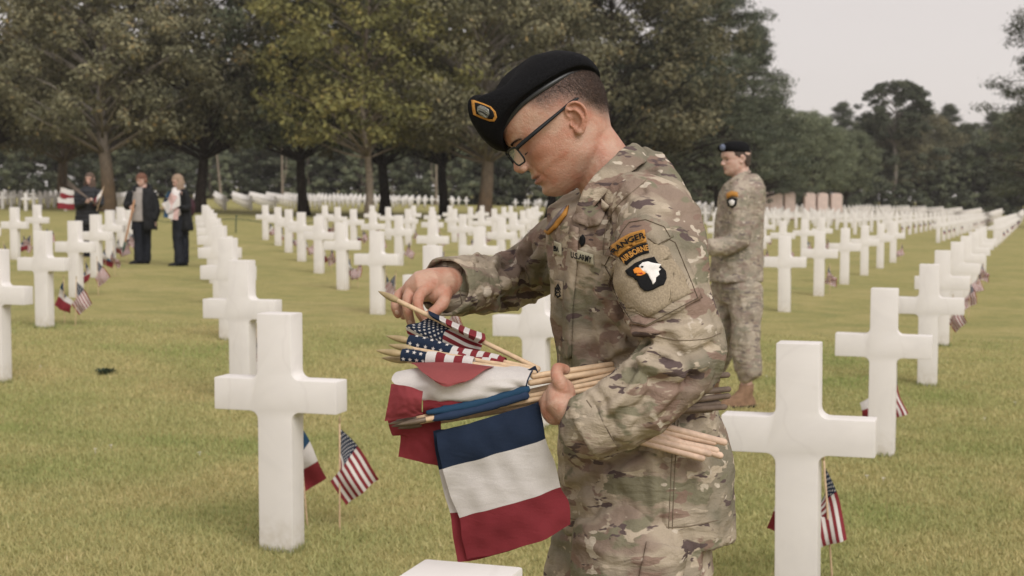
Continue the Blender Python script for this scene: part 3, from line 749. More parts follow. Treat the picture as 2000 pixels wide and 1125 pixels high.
def crumple(me, amp, scale, stretch=(1, 1, 1), seed=0.):
    V, N = co(me), nrm(me); st = np.array(stretch)*scale
    # cheap ridged value noise on a lattice
    g = np.random.default_rng(int(seed*10)+5).random((40, 40, 40))
    def vn(P):
        P = np.mod(P, 39.0); i = np.floor(P).astype(int); f = P-i; f = f*f*(3-2*f); j = (i+1) % 40; r = 0
        for a in (0, 1):
            for b in (0, 1):
                for c in (0, 1):
                    w = (f[:, 0] if a else 1-f[:, 0])*(f[:, 1] if b else 1-f[:, 1])*(f[:, 2] if c else 1-f[:, 2])
                    r = r+w*g[(j if a else i)[:, 0], (j if b else i)[:, 1], (j if c else i)[:, 2]]
        return r
    P = V*st+seed+50; n = 1-np.abs(2*vn(P)-1)+.5*(1-np.abs(2*vn(P*2.1+9)-1))
    V += N*((n-.85)*amp)[:, None]; setco(me, V)
def ell_ring(c, a, b, phi, seg=40, n=2.2, tilt=(0, 0)):
    """horizontal ring; a along the facing axis, b across; phi turns the chest to the camera"""
    t = np.linspace(0, 2*np.pi, seg, endpoint=False); fx, fy = -math.cos(phi), -math.sin(phi); lx, ly = math.sin(phi), -math.cos(phi)
    u = a*np.sign(np.cos(t))*np.abs(np.cos(t))**(2/n); v = b*np.sign(np.sin(t))*np.abs(np.sin(t))**(2/n)
    return np.stack([c[0]+u*fx+v*lx, c[1]+u*fy+v*ly, c[2]+u*tilt[0]+v*tilt[1]], 1)

SY = 2.74
PIT, YAW = R(32), R(9)
up_ = np.array([-math.sin(PIT), 0, math.cos(PIT)]); f0 = np.array([-math.cos(PIT), 0, -math.sin(PIT)]); l0 = np.array([0, -1., 0])
fw_ = math.cos(YAW)*f0+math.sin(YAW)*l0; lf_ = -math.sin(YAW)*f0+math.cos(YAW)*l0
HM = np.stack([fw_, lf_, up_], 1); HO = np.array(W(1106, 250, SY))
def HL(p): return np.asarray(p)@HM.T+HO                 # head coordinates (forward, left, up) to the world
HMi = np.linalg.inv(HM)
def toH(V): return (V-HO)@HMi.T

s1 = empty('person', (W(1240, 700, SY).x, SY, gz(.22, SY)), 0, 'young man in camouflage, black beret and glasses holding a bundle of small flags', 'person')
s1o = Vector(s1.location)
def under(o, parent=None):
    """parent keeping the world-space mesh coordinates"""
    o.parent = parent or s1
    if parent is None: o.location = -s1o
    return o

def head_shape(mb, T=lambda p: p, female=False):
    us = [-.103, -.097, -.088, -.079, -.070, -.062, -.054, -.046, -.038, -.028, -.016, 0, .012, .022, .034, .047, .062, .078, .094, .108, .119, .127, .131]
    ff = [.066, .084, .0945, .0985, .0985, .0985, .1005, .1015, .101, .0985, .0975, .0975, .0985, .103, .1085, .110, .107, .098, .084, .063, .038, .014, .0]
    fb = [.020, .004, -.018, -.036, -.052, -.062, -.068, -.071, -.073, -.077, -.082, -.088, -.092, -.0945, -.0965, -.097, -.095, -.089, -.080, -.066, -.048, -.030, -.016]
    ww = [.016, .030, .0430, .0515, .0575, .0615, .0640, .0660, .0675, .0690, .0705, .0725, .0740, .0750, .0760, .0765, .0755, .0720, .0650, .0540, .0395, .0235, .008]
    seg = 64; t = np.linspace(0, 2*np.pi, seg, endpoint=False); rings = []
    for u, a, b, w in zip(us, ff, fb, ww):
        c = .012 if u < -.02 else .012-.022*min(1, (u+.02)/.06)
        c = min(c, (a+b)/2+.02)
        n = 2.25 if u > .02 else (2.0 if u > -.04 else 1.85)
        cu = np.sign(np.cos(t))*np.abs(np.cos(t))**(2/n); su = np.sign(np.sin(t))*np.abs(np.sin(t))**(2/n)
        f = np.where(cu > 0, c+(a-c)*cu, c+(c-b)*cu)
        rings.append(T(np.stack([f, w*su, np.full(seg, u)], 1)))
    mb.loft(rings)
    # nose
    nr = []
    for u, f, hw, bk in ((.020, .1025, .0062, .085), (.012, .1060, .0062, .085), (.003, .1135, .0070, .085), (-.006, .1200, .0080, .088), (-.013, .1240, .0092, .090), (-.019, .1235, .0098, .092), (-.024, .1195, .0090, .092), (-.0285, .1130, .0060, .092)):
        a = np.linspace(0, 2*np.pi, 20, endpoint=False); cx = (f+bk)/2
        nr.append(T(np.stack([cx+(f-cx)*np.cos(a), hw*np.sin(a)*np.where(np.cos(a) > 0, 1, 1.5), np.full(20, u)-.0*np.cos(a)], 1)))
    mb.loft(nr)
    for s in (1, -1):
        mb.ball(T(np.array([[.1095, s*.0115, -.0215]]))[0], .0076)
    for s in (1, -1):                                    # ears
        hx = [(a*.92-.001, b*.88+.001) for a, b in [(.003, .008), (.006, .020), (.003, .030), (-.006, .0355), (-.017, .033), (-.0245, .023), (-.0265, .010), (-.0225, -.004), (-.014, -.015), (-.005, -.024), (.003, -.0275), (.0065, -.021), (.005, -.011)]]
        lv = [.0745, .0765, .080, .0845, .0890, .0915, .0920, .0895, .0860, .0820, .0785, .0760, .0745]
        pts = T(spline([(f-.002, s*l, u) for (f, u), l in zip(hx, lv)], 40)); mb.tube(pts, [.0029]*28+[.0038]*12, 8)
        ah = T(spline([(-.003, s*.083, .024), (-.013, s*.0865, .017), (-.0165, s*.0875, .005), (-.013, s*.085, -.008), (-.005, s*.081, -.014)], 14)); mb.tube(ah, .0030, 8)
        mid = np.array([-.009, s*.0785, .004]); ring = np.array([(f-.002, s*(l-.0035), u) for (f, u), l in zip(hx, lv)])
        Vv = np.vstack([ring, ring*[1, 1, 1]+[0, -s*.004, 0], mid, mid+[0, -s*.006, 0]]); n = len(ring)
        T3 = [[2*n, k, (k+1) % n] for k in range(n)]+[[2*n+1, n+(k+1) % n, n+k] for k in range(n)]; Q4 = [[k, n+k, n+(k+1) % n, (k+1) % n] for k in range(n)]
        mb.add(T(Vv), Q4, T3)
        mb.ball(T(np.array([[.0045, s*.0775, -.001]]))[0], (.0035, .004, .005)); mb.ball(T(np.array([[.0005, s*.0785, -.0180]]))[0], .0052)
def gs(P, c, s): return np.exp(-(((P-np.array(c))/np.array(s))**2).sum(1))
def face_detail(P):
    """P in head coordinates; returns displaced P"""
    D = np.zeros_like(P)
    for s in (1, -1):
        D[:, 0] -= .0085*gs(P, (.096, s*.0315, .009), (.02, .0155, .0105))          # socket
        D[:, 0] += .0030*gs(P, (.106, s*.026, .0285), (.02, .020, .0065))           # brow
        D[:, 0] += .0032*gs(P, (.092, s*.0315, .0065), (.02, .0115, .0065))         # lid over the eye
        D[:, 1] += s*.0035*gs(P, (.074, s*.058, -.008), (.020, .02, .013)); D[:, 0] += .0028*gs(P, (.088, s*.043, -.010), (.02, .017, .012))
        D[:, 1] -= s*.0030*gs(P, (.066, s*.072, .034), (.022, .02, .018))           # temple
        D[:, 1] -= s*.0020*gs(P, (.058, s*.055, -.046), (.02, .02, .014))           # cheek hollow
        D[:, 1] += s*.0030*gs(P, (.006, s*.062, -.058), (.020, .02, .016))          # jaw angle
        for f, l, u in ((.104, .0175, -.027), (.099, .0235, -.036), (.0935, .0275, -.045), (.089, .029, -.054)): D[:, 0] -= .0016*gs(P, (f, s*l, u), (.02, .0035, .006))
        D[:, 2] += .0035*gs(P, (.1115, s*.0060, -.0285), (.0045, .0030, .003))       # nostril
        D[:, 0] -= .0016*gs(P, (.103, s*.0185, -.0215), (.01, .003, .006))
        D[:, 1] -= s*.006*gs(P, (.0, s*.083, -.001), (.0062, .010, .0075))           # ear hollow
        D[:, 1] -= s*.003*gs(P, (-.008, s*.086, .020), (.004, .010, .006))
    mw = np.exp(-(np.abs(P[:, 1])/.0215)**4); fr = P[:, 0] > .06
    uc = -.0500+1.1*np.abs(P[:, 1])**1.7
    D[:, 0] += fr*mw*(.0030*np.exp(-((P[:, 2]-uc-.0050)/.0036)**2)+.0042*np.exp(-((P[:, 2]-uc+.0066)/.0046)**2)-.0052*np.exp(-((P[:, 2]-uc)/.0016)**2))
    D[:, 0] -= fr*.0026*gs(P, (.10, 0, -.0675), (.03, .018, .0045)); D[:, 0] += .0030*gs(P, (.098, 0, -.081), (.03, .016, .009))
    D[:, 0] -= fr*.0012*gs(P, (.103, 0, -.0375), (.02, .003, .006))
    return P+D
def paint_skin(me, P, beard=1.):
    n = len(P)
    lip = np.exp(-(np.abs(P[:, 1])/.0225)**6)*np.exp(-((P[:, 2]+.0515-1.0*np.abs(P[:, 1])**1.7)/.0085)**4)*(P[:, 0] > .088)*(P[:, 0] < .125)
    st = np.clip(1.2*np.exp(-((P[:, 2]+.075)/.032)**2)*(P[:, 0] > -.02)*(P[:, 2] > -.13)-.35, 0, 1)*.5*beard
    # shaved hair shadow on sides and back
    near_head = (np.abs(P[:, 0]) < .16) & (np.abs(P[:, 1]) < .12) & (P[:, 2] > -.13)
    hz = np.clip((P[:, 2]-np.interp(P[:, 0], [-.1, -.06, -.03, .0, .03, .05, .06], [-.048, -.034, .006, .026, .032, .056, .075]))/.050, 0, 1)*(P[:, 0] < .078)*(np.linalg.norm(P*[1, 1, .7], axis=1) > .055)
    hz *= ~((np.abs(P[:, 1]) > .0775) & (np.abs(P[:, 0]+.01) < .022) & (P[:, 2] < .038))
    hz = hz*near_head; st = np.maximum(st*near_head, np.clip(hz*1.25, 0, .8))
    bl = sum(gs(P, (.085, s*.05, -.012), (.03, .03, .02)) for s in (1, -1))+sum(gs(P, (-.01, s*.088, .005), (.03, .012, .04)) for s in (1, -1))*.9+gs(P, (.122, 0, -.016), (.012, .012, .01))+.5*gs(P, (.06, .055, -.06), (.03, .03, .03))
    Vw = P@HM.T+HO
    for q in KNUCK: bl = bl+.8*np.exp(-(((Vw-np.array(q))/.010)**2).sum(1))
    attr(me, 'lip', np.clip(lip, 0, 1)*.75); attr(me, 'stubble', np.clip(st, 0, 1)); attr(me, 'scalp', np.clip(hz*1.15, 0, .96)); attr(me, 'blush', np.clip(bl, 0, 1)); return hz

def finger(mb, pts, r0=.0098, r1=.0078, n=12):
    P = spline(pts, n); k = np.linspace(0, 1, n); r = r0+(r1-r0)*k
    r = r+.0009*np.exp(-((k-.36)/.07)**2)+.0007*np.exp(-((k-.70)/.06)**2)
    mb.tube(P, list(r), 12); mb.ball(P[-1], r1*.98, seg=12, ring=8)

SH_L, EL_L, WR_L = W(1296, 432, 2.585), W(1352, 690, 2.47), W(1135, 815, 2.475)
SH_R, EL_R, WR_R = W(1125, 455, 2.90), W(1015, 552, 3.06), W(886, 556, 2.83)
def torso_rings(table, phi=R(27), seg=48):
    out = []
    for py, px, a, b, tf, tl in table:
        c = W(px, py, SY); out.append(ell_ring(c, a, b, phi, seg, 2.15, (tf, tl)))
    return out
# ---- body: one continuous skin (head, neck, trunk, arms, hands, legs)
mb = MB(); head_shape(mb, HL)
mb.tube(spline([HL((-.012, 0, -.01)), HL((-.018, 0, -.05)), W(1188, 345, SY), W(1215, 400, SY), W(1225, 450, SY)], 12), [.055, .0545, .0545, .055, .056, .058, .061, .064, .068, .075, .085, .09], 24, ell=[1.0]*12)
mb.tube([W(1222, 440, SY), W(1225, 600, SY), W(1240, 800, SY), W(1245, 1000, SY)], [.085, .088, .088, .10], 20)
mb.tube([SH_L, EL_L, WR_L], [.045, .038, .028], 14); mb.tube([SH_R, EL_R, WR_R], [.045, .036, .028], 14)
mb.tube([SH_L, W(1225, 440, SY), SH_R], [.05, .07, .05], 14)
HIP_L, HIP_R = W(1262, 1035, 2.655), W(1222, 1035, 2.83)
KN_L, KN_R = Vector((HIP_L.x-.035, HIP_L.y-.01, .47)), Vector((HIP_R.x-.10, HIP_R.y+.01, .47))
AN_L, AN_R = Vector((HIP_L.x+.05, HIP_L.y, .10)), Vector((HIP_R.x-.06, HIP_R.y+.02, .09))
mb.tube([HIP_L, KN_L, AN_L], [.085, .055, .04], 14); mb.tube([HIP_R, KN_R, AN_R], [.085, .055, .04], 14)
# right hand, reaching out and pinching a flag
def Wn(l): return [W(*p) for p in l]
mb.tube(Wn([(902, 552, 2.86), (884, 552, 2.825), (866, 553, 2.80), (842, 556, 2.78), (818, 560, 2.775), (800, 566, 2.78)]), [.025, .0255, .028, .0315, .031, .020], 20, ell=[1.15, 1.15, 1.1, 1.0, .95, .9], up=(0, 1, 0))
mb.ball(W(858, 574, 2.77), (.025, .02, .022)); mb.ball(W(812, 562, 2.79), (.024, .032, .020))
finger(mb, Wn([(836, 563, 2.755), (820, 576, 2.735), (816, 596, 2.725), (822, 614, 2.725), (831, 629, 2.735)]), .0112, .0085)
finger(mb, Wn([(818, 558, 2.785), (801, 571, 2.765), (795, 593, 2.750), (798, 614, 2.75), (804, 633, 2.76)]), .0112, .0084)
finger(mb, Wn([(806, 560, 2.815), (786, 570, 2.80), (775, 584, 2.785), (772, 600, 2.78), (777, 614, 2.785)]), .0104, .0080)
finger(mb, Wn([(806, 566, 2.84), (790, 574, 2.835), (780, 590, 2.825), (782, 605, 2.815), (788, 618, 2.81)]), .0090, .0070)
finger(mb, Wn([(868, 574, 2.765), (866, 590, 2.745), (856, 602, 2.735), (844, 612, 2.730), (836, 620, 2.732)]), .0130, .0092)
# left hand, closed round the sticks
mb.tube(Wn([(1150, 822, 2.475), (1130, 812, 2.475), (1108, 800, 2.48), (1092, 785, 2.485), (1086, 764, 2.49)]), [.029, .030, .034, .036, .024], 20, ell=[.9, .85, .75, .7, .7], up=(0, 1, 0))
mb.ball(W(1084, 792, 2.492), (.026, .022, .034)); mb.ball(W(1104, 772, 2.485), (.018, .02, .028))
finger(mb, Wn([(1106, 776, 2.478), (1096, 752, 2.470), (1088, 734, 2.475), (1090, 720, 2.49), (1104, 722, 2.505)]), .0135, .0092)
for k, (a, b) in enumerate(((0, 0), (5, 14), (12, 26), (22, 36))):
    finger(mb, Wn([(1082+a, 770+b, 2.490), (1066+a*.7, 782+b*.7, 2.500), (1062+a*.6, 790+b*.5, 2.530), (1074+a*.5, 775+b*.4, 2.57), (1092, 758+b*.4, 2.575)]), .0112-.0006*k, .0085)
KNUCK = [tuple(W(*q)) for q in ((816, 594, 2.718), (795, 591, 2.743), (775, 584, 2.78), (856, 602, 2.73), (836, 563, 2.75), (818, 558, 2.78), (1088, 734, 2.465), (1066, 782, 2.49), (1070, 795, 2.49), (1080, 812, 2.49))]
body = fuse(mb, .0021, 4, .5)
V = co(body); P = toH(V); m = (np.abs(P[:, 0]) < .16) & (np.abs(P[:, 1]) < .12) & (P[:, 2] > -.12) & (P[:, 2] < .15)
Pm = face_detail(P[m]); V[m] = Pm@HM.T+HO; setco(body, V); hz = paint_skin(body, toH(V))
body_o = under(link('body', body, SKIN))
body_bvh = BVHTree.FromPolygons([Vector(v) for v in V], [tuple(p.vertices) for p in body.polygons])
# knuckle shading comes from geometry; nails are thin plates
NAILM = plain('fingernail', (.58, .40, .33), .3, .5, .05)
for tip, prev in (((830, 627, 2.727), (823, 615, 2.717)), ((802, 630, 2.752), (798, 616, 2.743)), ((776, 612, 2.777), (773, 602, 2.772)), ((837, 617, 2.724), (845, 611, 2.722))):
    a, b = np.array(W(*tip)), np.array(W(*prev)); d = a-b; d /= np.linalg.norm(d); n = np.array([-.25, -1, .1]); n -= d*(n@d); n /= np.linalg.norm(n); s_ = np.cross(d, n); hit = body_bvh.ray_cast(Vector(a+n*.03), Vector(-n))
    if hit[0] is None: continue
    mb = MB(); mb.ball(np.array(hit[0])-d*.003, (.0052, .0042, .0008), np.stack([d, s_, n], 1), 12, 8); under(mb.build('fingernail', NAILM))
# ---- short hair: thousands of tiny strands, fading down to the skin
def strands(me, P, dens, seed, L=.006, wdt=.00022):
    rng = np.random.default_rng(seed); N = nrm(me); V = co(me); idx = np.where(hz > .04)[0]
    pick = rng.choice(idx, dens); p = V[pick]+rng.normal(0, .0009, (dens, 3)); nn = N[pick]
    h = P[pick]; keep = rng.random(dens) < np.clip(hz[pick]*1.5-.5, 0, 1); p, nn, pick = p[keep], nn[keep], pick[keep]
    dirn = nn*.22-np.array(fw_)*.30-np.array(up_)*.85+rng.normal(0, .07, (len(p), 3)); dirn /= np.linalg.norm(dirn, axis=1)[:, None]
    side = np.cross(dirn, rng.standard_normal((len(p), 3))); side /= np.linalg.norm(side, axis=1)[:, None]
    l = L*(.25+.75*hz[pick])*(.6+.6*rng.random(len(p)))
    A = p-side*wdt; B = p+side*wdt; C = p+dirn*l[:, None]
    return np.stack([A, B, C], 1).reshape(-1, 3)
SV = strands(body, toH(V), 170000, 1, .0036, .00016)
under(link('hair', mesh_np('hair', SV, np.arange(len(SV)).reshape(-1, 3)), HAIR1, smooth=False))
# eyebrows
rng = np.random.default_rng(2); EB = []
for s in (1, -1):
    k = rng.random(700); f = .112-.018*k**2; l = s*(.012+.036*k); u = .0195+.005*np.sin(k*2.4)+rng.normal(0, .0016, 700)
    p = np.stack([f, l, u], 1); w3 = HL(p)
    for q in range(700):
        hit = body_bvh.find_nearest(Vector(w3[q]))
        if hit[0] is None: continue
        b = np.array(hit[0]); d = np.array(hit[1])*.4+lf_*s*.9+rng.normal(0, .2, 3); d /= np.linalg.norm(d); sd_ = np.cross(d, np.array(hit[1])); EB += [b-sd_*.0003, b+sd_*.0003, b+d*.006]
under(link('eyebrows', mesh_np('eyebrows', np.array(EB), np.arange(len(EB)).reshape(-1, 3)), HAIR1, smooth=False))
# eyes cast down under the lids
for s in (1, -1):
    mb = MB(); mb.ball(HL(np.array([[.0715, s*.0315, .0045]]))[0], .0118); mb.build('eye', EYEW); under(bpy.data.objects[-1] if False else COL.objects[-1])
    mb = MB(); mb.tube(HL(spline([(.0925, s*.021, .0005), (.0965, s*.031, -.0025), (.0915, s*.041, -.0005)], 10)), [.0004, .0008, .0010, .0011, .0011, .0011, .0011, .0010, .0008, .0004], 6); mb.build('eyelashes', HAIR1); under(COL.objects[-1])

# ---- beret
ctl = {0: [(.107, 0, .050), (.119, 0, .029), (.139, .004, .055), (.144, .008, .098), (.133, .010, .128), (.113, .008, .1355), (.089, .004, .121), (.048, 0, .139)],
 30: [(.098, .034, .063), (.108, .041, .058), (.128, .045, .068), (.133, .044, .10), (.123, .040, .124), (.104, .038, .127), (.080, .034, .117), (.040, .028, .132)],
 60: [(.058, .062, .077), (.066, .073, .084), (.072, .081, .086), (.069, .083, .098), (.060, .077, .109), (.050, .067, .118), (.037, .052, .127), (.013, .028, .138)],
 90: [(0, .0705, .080), (0, .080, .088), (0, .087, .090), (0, .087, .102), (-.003, .081, .114), (-.006, .069, .124), (-.01, .050, .134), (-.014, .026, .142)],
 120: [(-.05, .060, .077), (-.053, .069, .083), (-.061, .075, .084), (-.063, .074, .095), (-.060, .067, .107), (-.054, .056, .117), (-.045, .041, .127), (-.033, .020, .137)],
 150: [(-.080, .036, .059), (-.086, .042, .064), (-.093, .045, .065), (-.094, .044, .079), (-.090, .039, .094), (-.082, .032, .107), (-.069, .023, .120), (-.046, .012, .134)],
 180: [(-.094, 0, .036), (-.099, 0, .040), (-.103, 0, .046), (-.102, 0, .064), (-.098, 0, .082), (-.089, 0, .100), (-.074, 0, .118), (-.048, 0, .134)],
 225: [(-.064, -.050, .020), (-.071, -.066, .012), (-.078, -.082, .020), (-.078, -.088, .040), (-.072, -.085, .062), (-.062, -.070, .086), (-.05, -.048, .110), (-.035, -.025, .132)],
 270: [(0, -.072, .022), (0, -.090, .008), (0, -.110, .004), (0, -.120, .022), (0, -.116, .048), (0, -.100, .078), (-.006, -.072, .108), (-.011, -.036, .134)],
 315: [(.070, -.055, .034), (.084, -.070, .018), (.102, -.082, .024), (.112, -.080, .052), (.108, -.070, .084), (.094, -.056, .106), (.072, -.038, .118), (.036, -.018, .138)]}
ks = sorted(ctl); NTH = 96
def ctl_at(th, k):
    a = np.array([ctl[q][k] for q in ks]); ang = np.array(ks+[360+ks[0]], float)
    n = len(ks); th = th % 360; i = max(j for j in range(n) if ang[j] <= th); u = (th-ang[i])/(ang[i+1]-ang[i])
    b0, b1, b2, b3 = a[(i-1) % n], a[i], a[(i+1) % n], a[(i+2) % n]
    return .5*((2*b1)+(b2-b0)*u+(2*b0-5*b1+4*b2-b3)*u*u+(-b0+3*b1-3*b2+b3)*u**3)
APEX = np.array((-.016, -.002, .1455)); rings = []
mer = []
for q in range(NTH):
    th = 360*q/NTH; pts = [ctl_at(th, k) for k in range(8)]+[APEX]; mer.append(spline(pts, 30))
mer = np.array(mer)
inner = mer[:, 0]*[.93, .93, 1]+[0, 0, .012]
mb = MB(); rings = [HL(inner)]+[HL(mer[:, k]) for k in range(29)]
mb.loft(rings, caps=False); b = mb.n-NTH
mb.add(HL(APEX[None]), None, [[0-0, 0, 0]]); mb.T[-1] = np.array([[b+(j+1) % NTH, b+j, mb.n-1][::-1] for j in range(NTH)])
bme = mb.mesh('beret'); bm = bmesh.new(); bm.from_mesh(bme); bmesh.ops.recalc_face_normals(bm, faces=bm.faces); bm.to_mesh(bme); bm.free()
crumple(bme, .0022, 18, (1, 1, 1), 3.)
beret = under(link('beret', bme, WOOL)); beret_bvh = BVHTree.FromPolygons([Vector(v) for v in co(bme)], [tuple(p.vertices) for p in bme.polygons])
mb = MB(); BR = np.array([ctl_at(360*q/72, 0)*[1.02, 1.035, 1]+[0, 0, .000] for q in range(73)])
r_ = []
for q in range(72):
    p = BR[q]; nx_ = BR[(q+1) % 72]-BR[q-1]; nx_ /= np.linalg.norm(nx_); o_ = np.array([p[0], p[1], 0]); o_ /= np.linalg.norm(o_); u_ = np.cross(nx_, o_); u_ = u_/np.linalg.norm(u_); a = np.linspace(0, 2*np.pi, 10, endpoint=False)
    r_.append(HL(p+(.0030*np.cos(a)[:, None]*o_)+.0050*np.sin(a)[:, None]*u_))
r_.append(r_[0]); mb.loft(r_, caps=False); bo = mb.build('leather_band', LEATHER); bo.parent = beret

def project(bvh, pts, off=.0, smooth=True):
    """drop picture-plane drawings onto a real surface along the sight line"""
    out = []
    o = Vector((0, 0, HC)); last = None
    for (px, py) in pts:
        r = cv(px, py).normalized(); h = bvh.ray_cast(o, r)
        if h[0] is None: q = o+r*(last or 2.6)
        else:
            nn_ = h[1] if h[1].dot(r) < 0 else -h[1]; q = h[0]+(nn_*.8-r*.2)*off; last = (h[0]-o).length
        out.append(tuple(q))
    return out
def decal(name, bvh, poly, off, thick, mat, parent, step=5.):
    """filled outline laid on a surface as a thin raised patch"""
    me0 = poly_fill(poly, step); P2 = me0[0]; top = np.array(project(bvh, P2, off+thick)); bot = np.array(project(bvh, P2, off-.002))
    n = len(P2); Fs = me0[1]; bd = me0[2]
    T = [list(f) for f in Fs]+[[n+f[2], n+f[1], n+f[0]] for f in Fs]; Q = [[a, b, n+b, n+a] for a, b in bd]
    me = mesh_np(name, np.vstack([top, bot]), [np.array(Q), np.array(T)]); o = link(name, me, mat, smooth=False)
    if parent is s1: under(o)
    else: o.parent = parent
    return o
def poly_fill(poly, step):
    """triangulate a 2-D outline finely; returns points, tris, boundary edges"""
    P = []
    for a, b in zip(poly, poly[1:]+poly[:1]):
        n = max(1, int(math.hypot(b[0]-a[0], b[1]-a[1])/step)); P += [(a[0]+(b[0]-a[0])*k/n, a[1]+(b[1]-a[1])*k/n) for k in range(n)]
    bm = bmesh.new(); vs = [bm.verts.new((x, y, 0)) for x, y in P]
    es = [bm.edges.new((vs[k], vs[(k+1) % len(vs)])) for k in range(len(vs))]
    bmesh.ops.triangle_fill(bm, edges=es, use_beauty=True)
    for _ in range(3):
        long = [e for e in bm.edges if e.calc_length() > step*1.8 and not e.is_boundary]
        if not long: break
        bmesh.ops.subdivide_edges(bm, edges=long, cuts=1); bmesh.ops.triangulate(bm, faces=bm.faces)
    bm.verts.index_update(); pts = [(v.co.x, v.co.y) for v in bm.verts]
    tr = []
    for f in bm.faces:
        i = [v.index for v in f.verts]
        if f.normal.z > 0: i = i[::-1]
        tr.append(i)
    bd = [(e.verts[0].index, e.verts[1].index) for e in bm.edges if e.is_boundary]
    bm.free(); return pts, tr, bd
def outline(name, bvh, poly, r, off, mat, parent, inset=0.):
    P = project(bvh, [(a[0]+(b[0]-a[0])*k/8, a[1]+(b[1]-a[1])*k/8) for a, b in zip(poly, poly[1:]+poly[:1]) for k in range(8)], off); P.append(P[0])
    mb = MB(); mb.tube(P, r, 6); o = mb.build(name, mat); o.parent = parent; return o
FONT = {}
def text_polys(s, bold=.0):
    """flat mesh of a line of text: points (x to the right, y up, height 1) and triangles"""
    cu = bpy.data.curves.new('lettering', 'FONT'); cu.body = s; cu.align_x = 'CENTER'; cu.align_y = 'CENTER'; cu.offset = bold; cu.resolution_u = 3
    o = bpy.data.objects.new('lettering', cu); COL.objects.link(o); dg = bpy.context.evaluated_depsgraph_get(); dg.update()
    me = bpy.data.meshes.new_from_object(o.evaluated_get(dg), depsgraph=dg); bpy.data.objects.remove(o)
    bm = bmesh.new(); bm.from_mesh(me); bmesh.ops.triangulate(bm, faces=bm.faces); bm.to_mesh(me); bm.free()
    V = co(me)[:, :2]; T = np.array([list(p.vertices) for p in me.polygons]); bpy.data.meshes.remove(me)
    c = (V.max(0)+V.min(0))/2; V = (V-c)/(V[:, 1].max()-V[:, 1].min()); return V, T
def lettering(name, s, fn, bvh, off, mat, parent, bold=.02):
    """fn(x,y)->pixel"""
    V, T = text_polys(s, bold); px = [fn(x, y) for x, y in V]; P = np.array(project(bvh, px, off))
    o = link(name, mesh_np(name, P, T), mat, smooth=False)
    if parent is s1: under(o)
    else: o.parent = parent
    return o
# cap badge
def shield(cx, cy, k):
    """flash of the beret, k = scale"""
    P = [(-26, -21), (-20, -21), (-2, -15), (12, -9), (21, 1), (24, 12), (19, 20), (10, 20), (-6, 14), (-22, 7), (-24, -3)]
    return [(cx+x*k, cy+y*k) for x, y in P]
fl_ = decal('flash', beret_bvh, shield(947, 217, 1.0), .0008, .0010, GOLD, beret, 4)
f2_ = decal('flash_field', beret_bvh, shield(948, 217, .76), .0018, .0008, BLACKT, fl_, 4)
decal('crest', beret_bvh, [(935, 208), (941, 206), (949, 209), (956, 214), (957, 222), (953, 230), (947, 229), (938, 223), (934, 216)], .0026, .0022, SILVER, fl_, 3)
for q, l_ in enumerate((((937, 211), (947, 214), (954, 219)), ((938, 216), (946, 219), (953, 224)), ((940, 221), (946, 224), (951, 228)))):
    mbq = MB(); mbq.tube(project(beret_bvh, list(l_), .0052), .0009, 6)
    o = mbq.build('crest_detail', BLACKT if q % 2 else SILVER); o.parent = fl_

# ---- glasses
def rrect(c, ex, ey, w, h, r, n=6):
    out = []
    for (sx, sy, a0) in ((1, 1, 0), (-1, 1, 90), (-1, -1, 180), (1, -1, 270)):
        for k in range(n):
            a = R(a0+90*k/(n-1)); out.append(c+ex*(sx*(w/2-r)+r*math.cos(a))+ey*(sy*(h/2-r)+r*math.sin(a)))
    return np.array(out)
gl = empty('glasses', (0, 0, 0)); gl.parent = s1; gl.location = -s1o
for s in (1, -1):
    ex = np.array([-.20*1, s*1.0, 0]); ex /= np.linalg.norm(ex); ey = np.array([.10, 0, 1.]); ey /= np.linalg.norm(ey); c = np.array([.1125, s*.0335, .0035])
    L_ = rrect(c, ex, ey, .050, .033, .011); Lw = HL(L_); mb = MB(); pts = np.vstack([Lw, Lw[:2]]); mb.tube(pts, .0017, 8, cap=False)
    mb.tube(HL(np.array([c+ex*(-.026)+ey*.013, c+ey*.0172, c+ex*.026+ey*.013])), .0017, 8); mb.build('rim', FRAME, gl)
    n = len(Lw); mb = MB(); cc_ = Lw.mean(0); nn_ = np.cross(HL((c+ex)[None])[0]-HL(c[None])[0], HL((c+ey)[None])[0]-HL(c[None])[0]); mb.add(np.vstack([Lw, cc_+nn_*.002*s]), None, [[k, (k+1) % n, n] for k in range(n)]); mb.build('lens', LENS, gl)
    mb = MB(); hp = c+ex*.0275+ey*.011
    tp = spline([hp, hp+[-.006, s*.006, .002], (.075, s*.0785, .0205), (.04, s*.0805, .0255), (.008, s*.0800, .0300), (-.012, s*.0805, .0330), (-.030, s*.0800, .0325)], 24)
    mb.tube(HL(tp), [.0038]*10+[.0036, .0034, .0032, .003, .0028, .0026, .0026, .0026, .0026, .0028, .003, .003, .0028, .002], 8); mb.build('temple', FRAME, gl)
mb = MB(); mb.tube(HL(spline([(.1165, .011, .011), (.1195, 0, .013), (.1165, -.011, .011)], 8)), .0014, 8); mb.build('bridge', FRAME, gl)
# ---- jacket
mb = MB()
mb.loft(torso_rings([(338, 1212, .052, .060, -.85, .0), (352, 1210, .072, .100, -.7, 0), (374, 1210, .093, .150, -.42, -.05), (402, 1211, .108, .178, -.18, -.08), (450, 1217, .122, .178, 0, 0), (520, 1222, .129, .170, 0, 0),
 (600, 1226, .126, .162, 0, 0), (700, 1230, .122, .160, 0, 0), (800, 1240, .135, .166, 0, 0), (880, 1254, .150, .178, 0, 0), (960, 1259, .150, .172, 0, 0), (1015, 1259, .150, .170, .02, 0), (1037, 1259, .152, .170, .04, 0)]))
def PX(l): return [W(*p) for p in l]
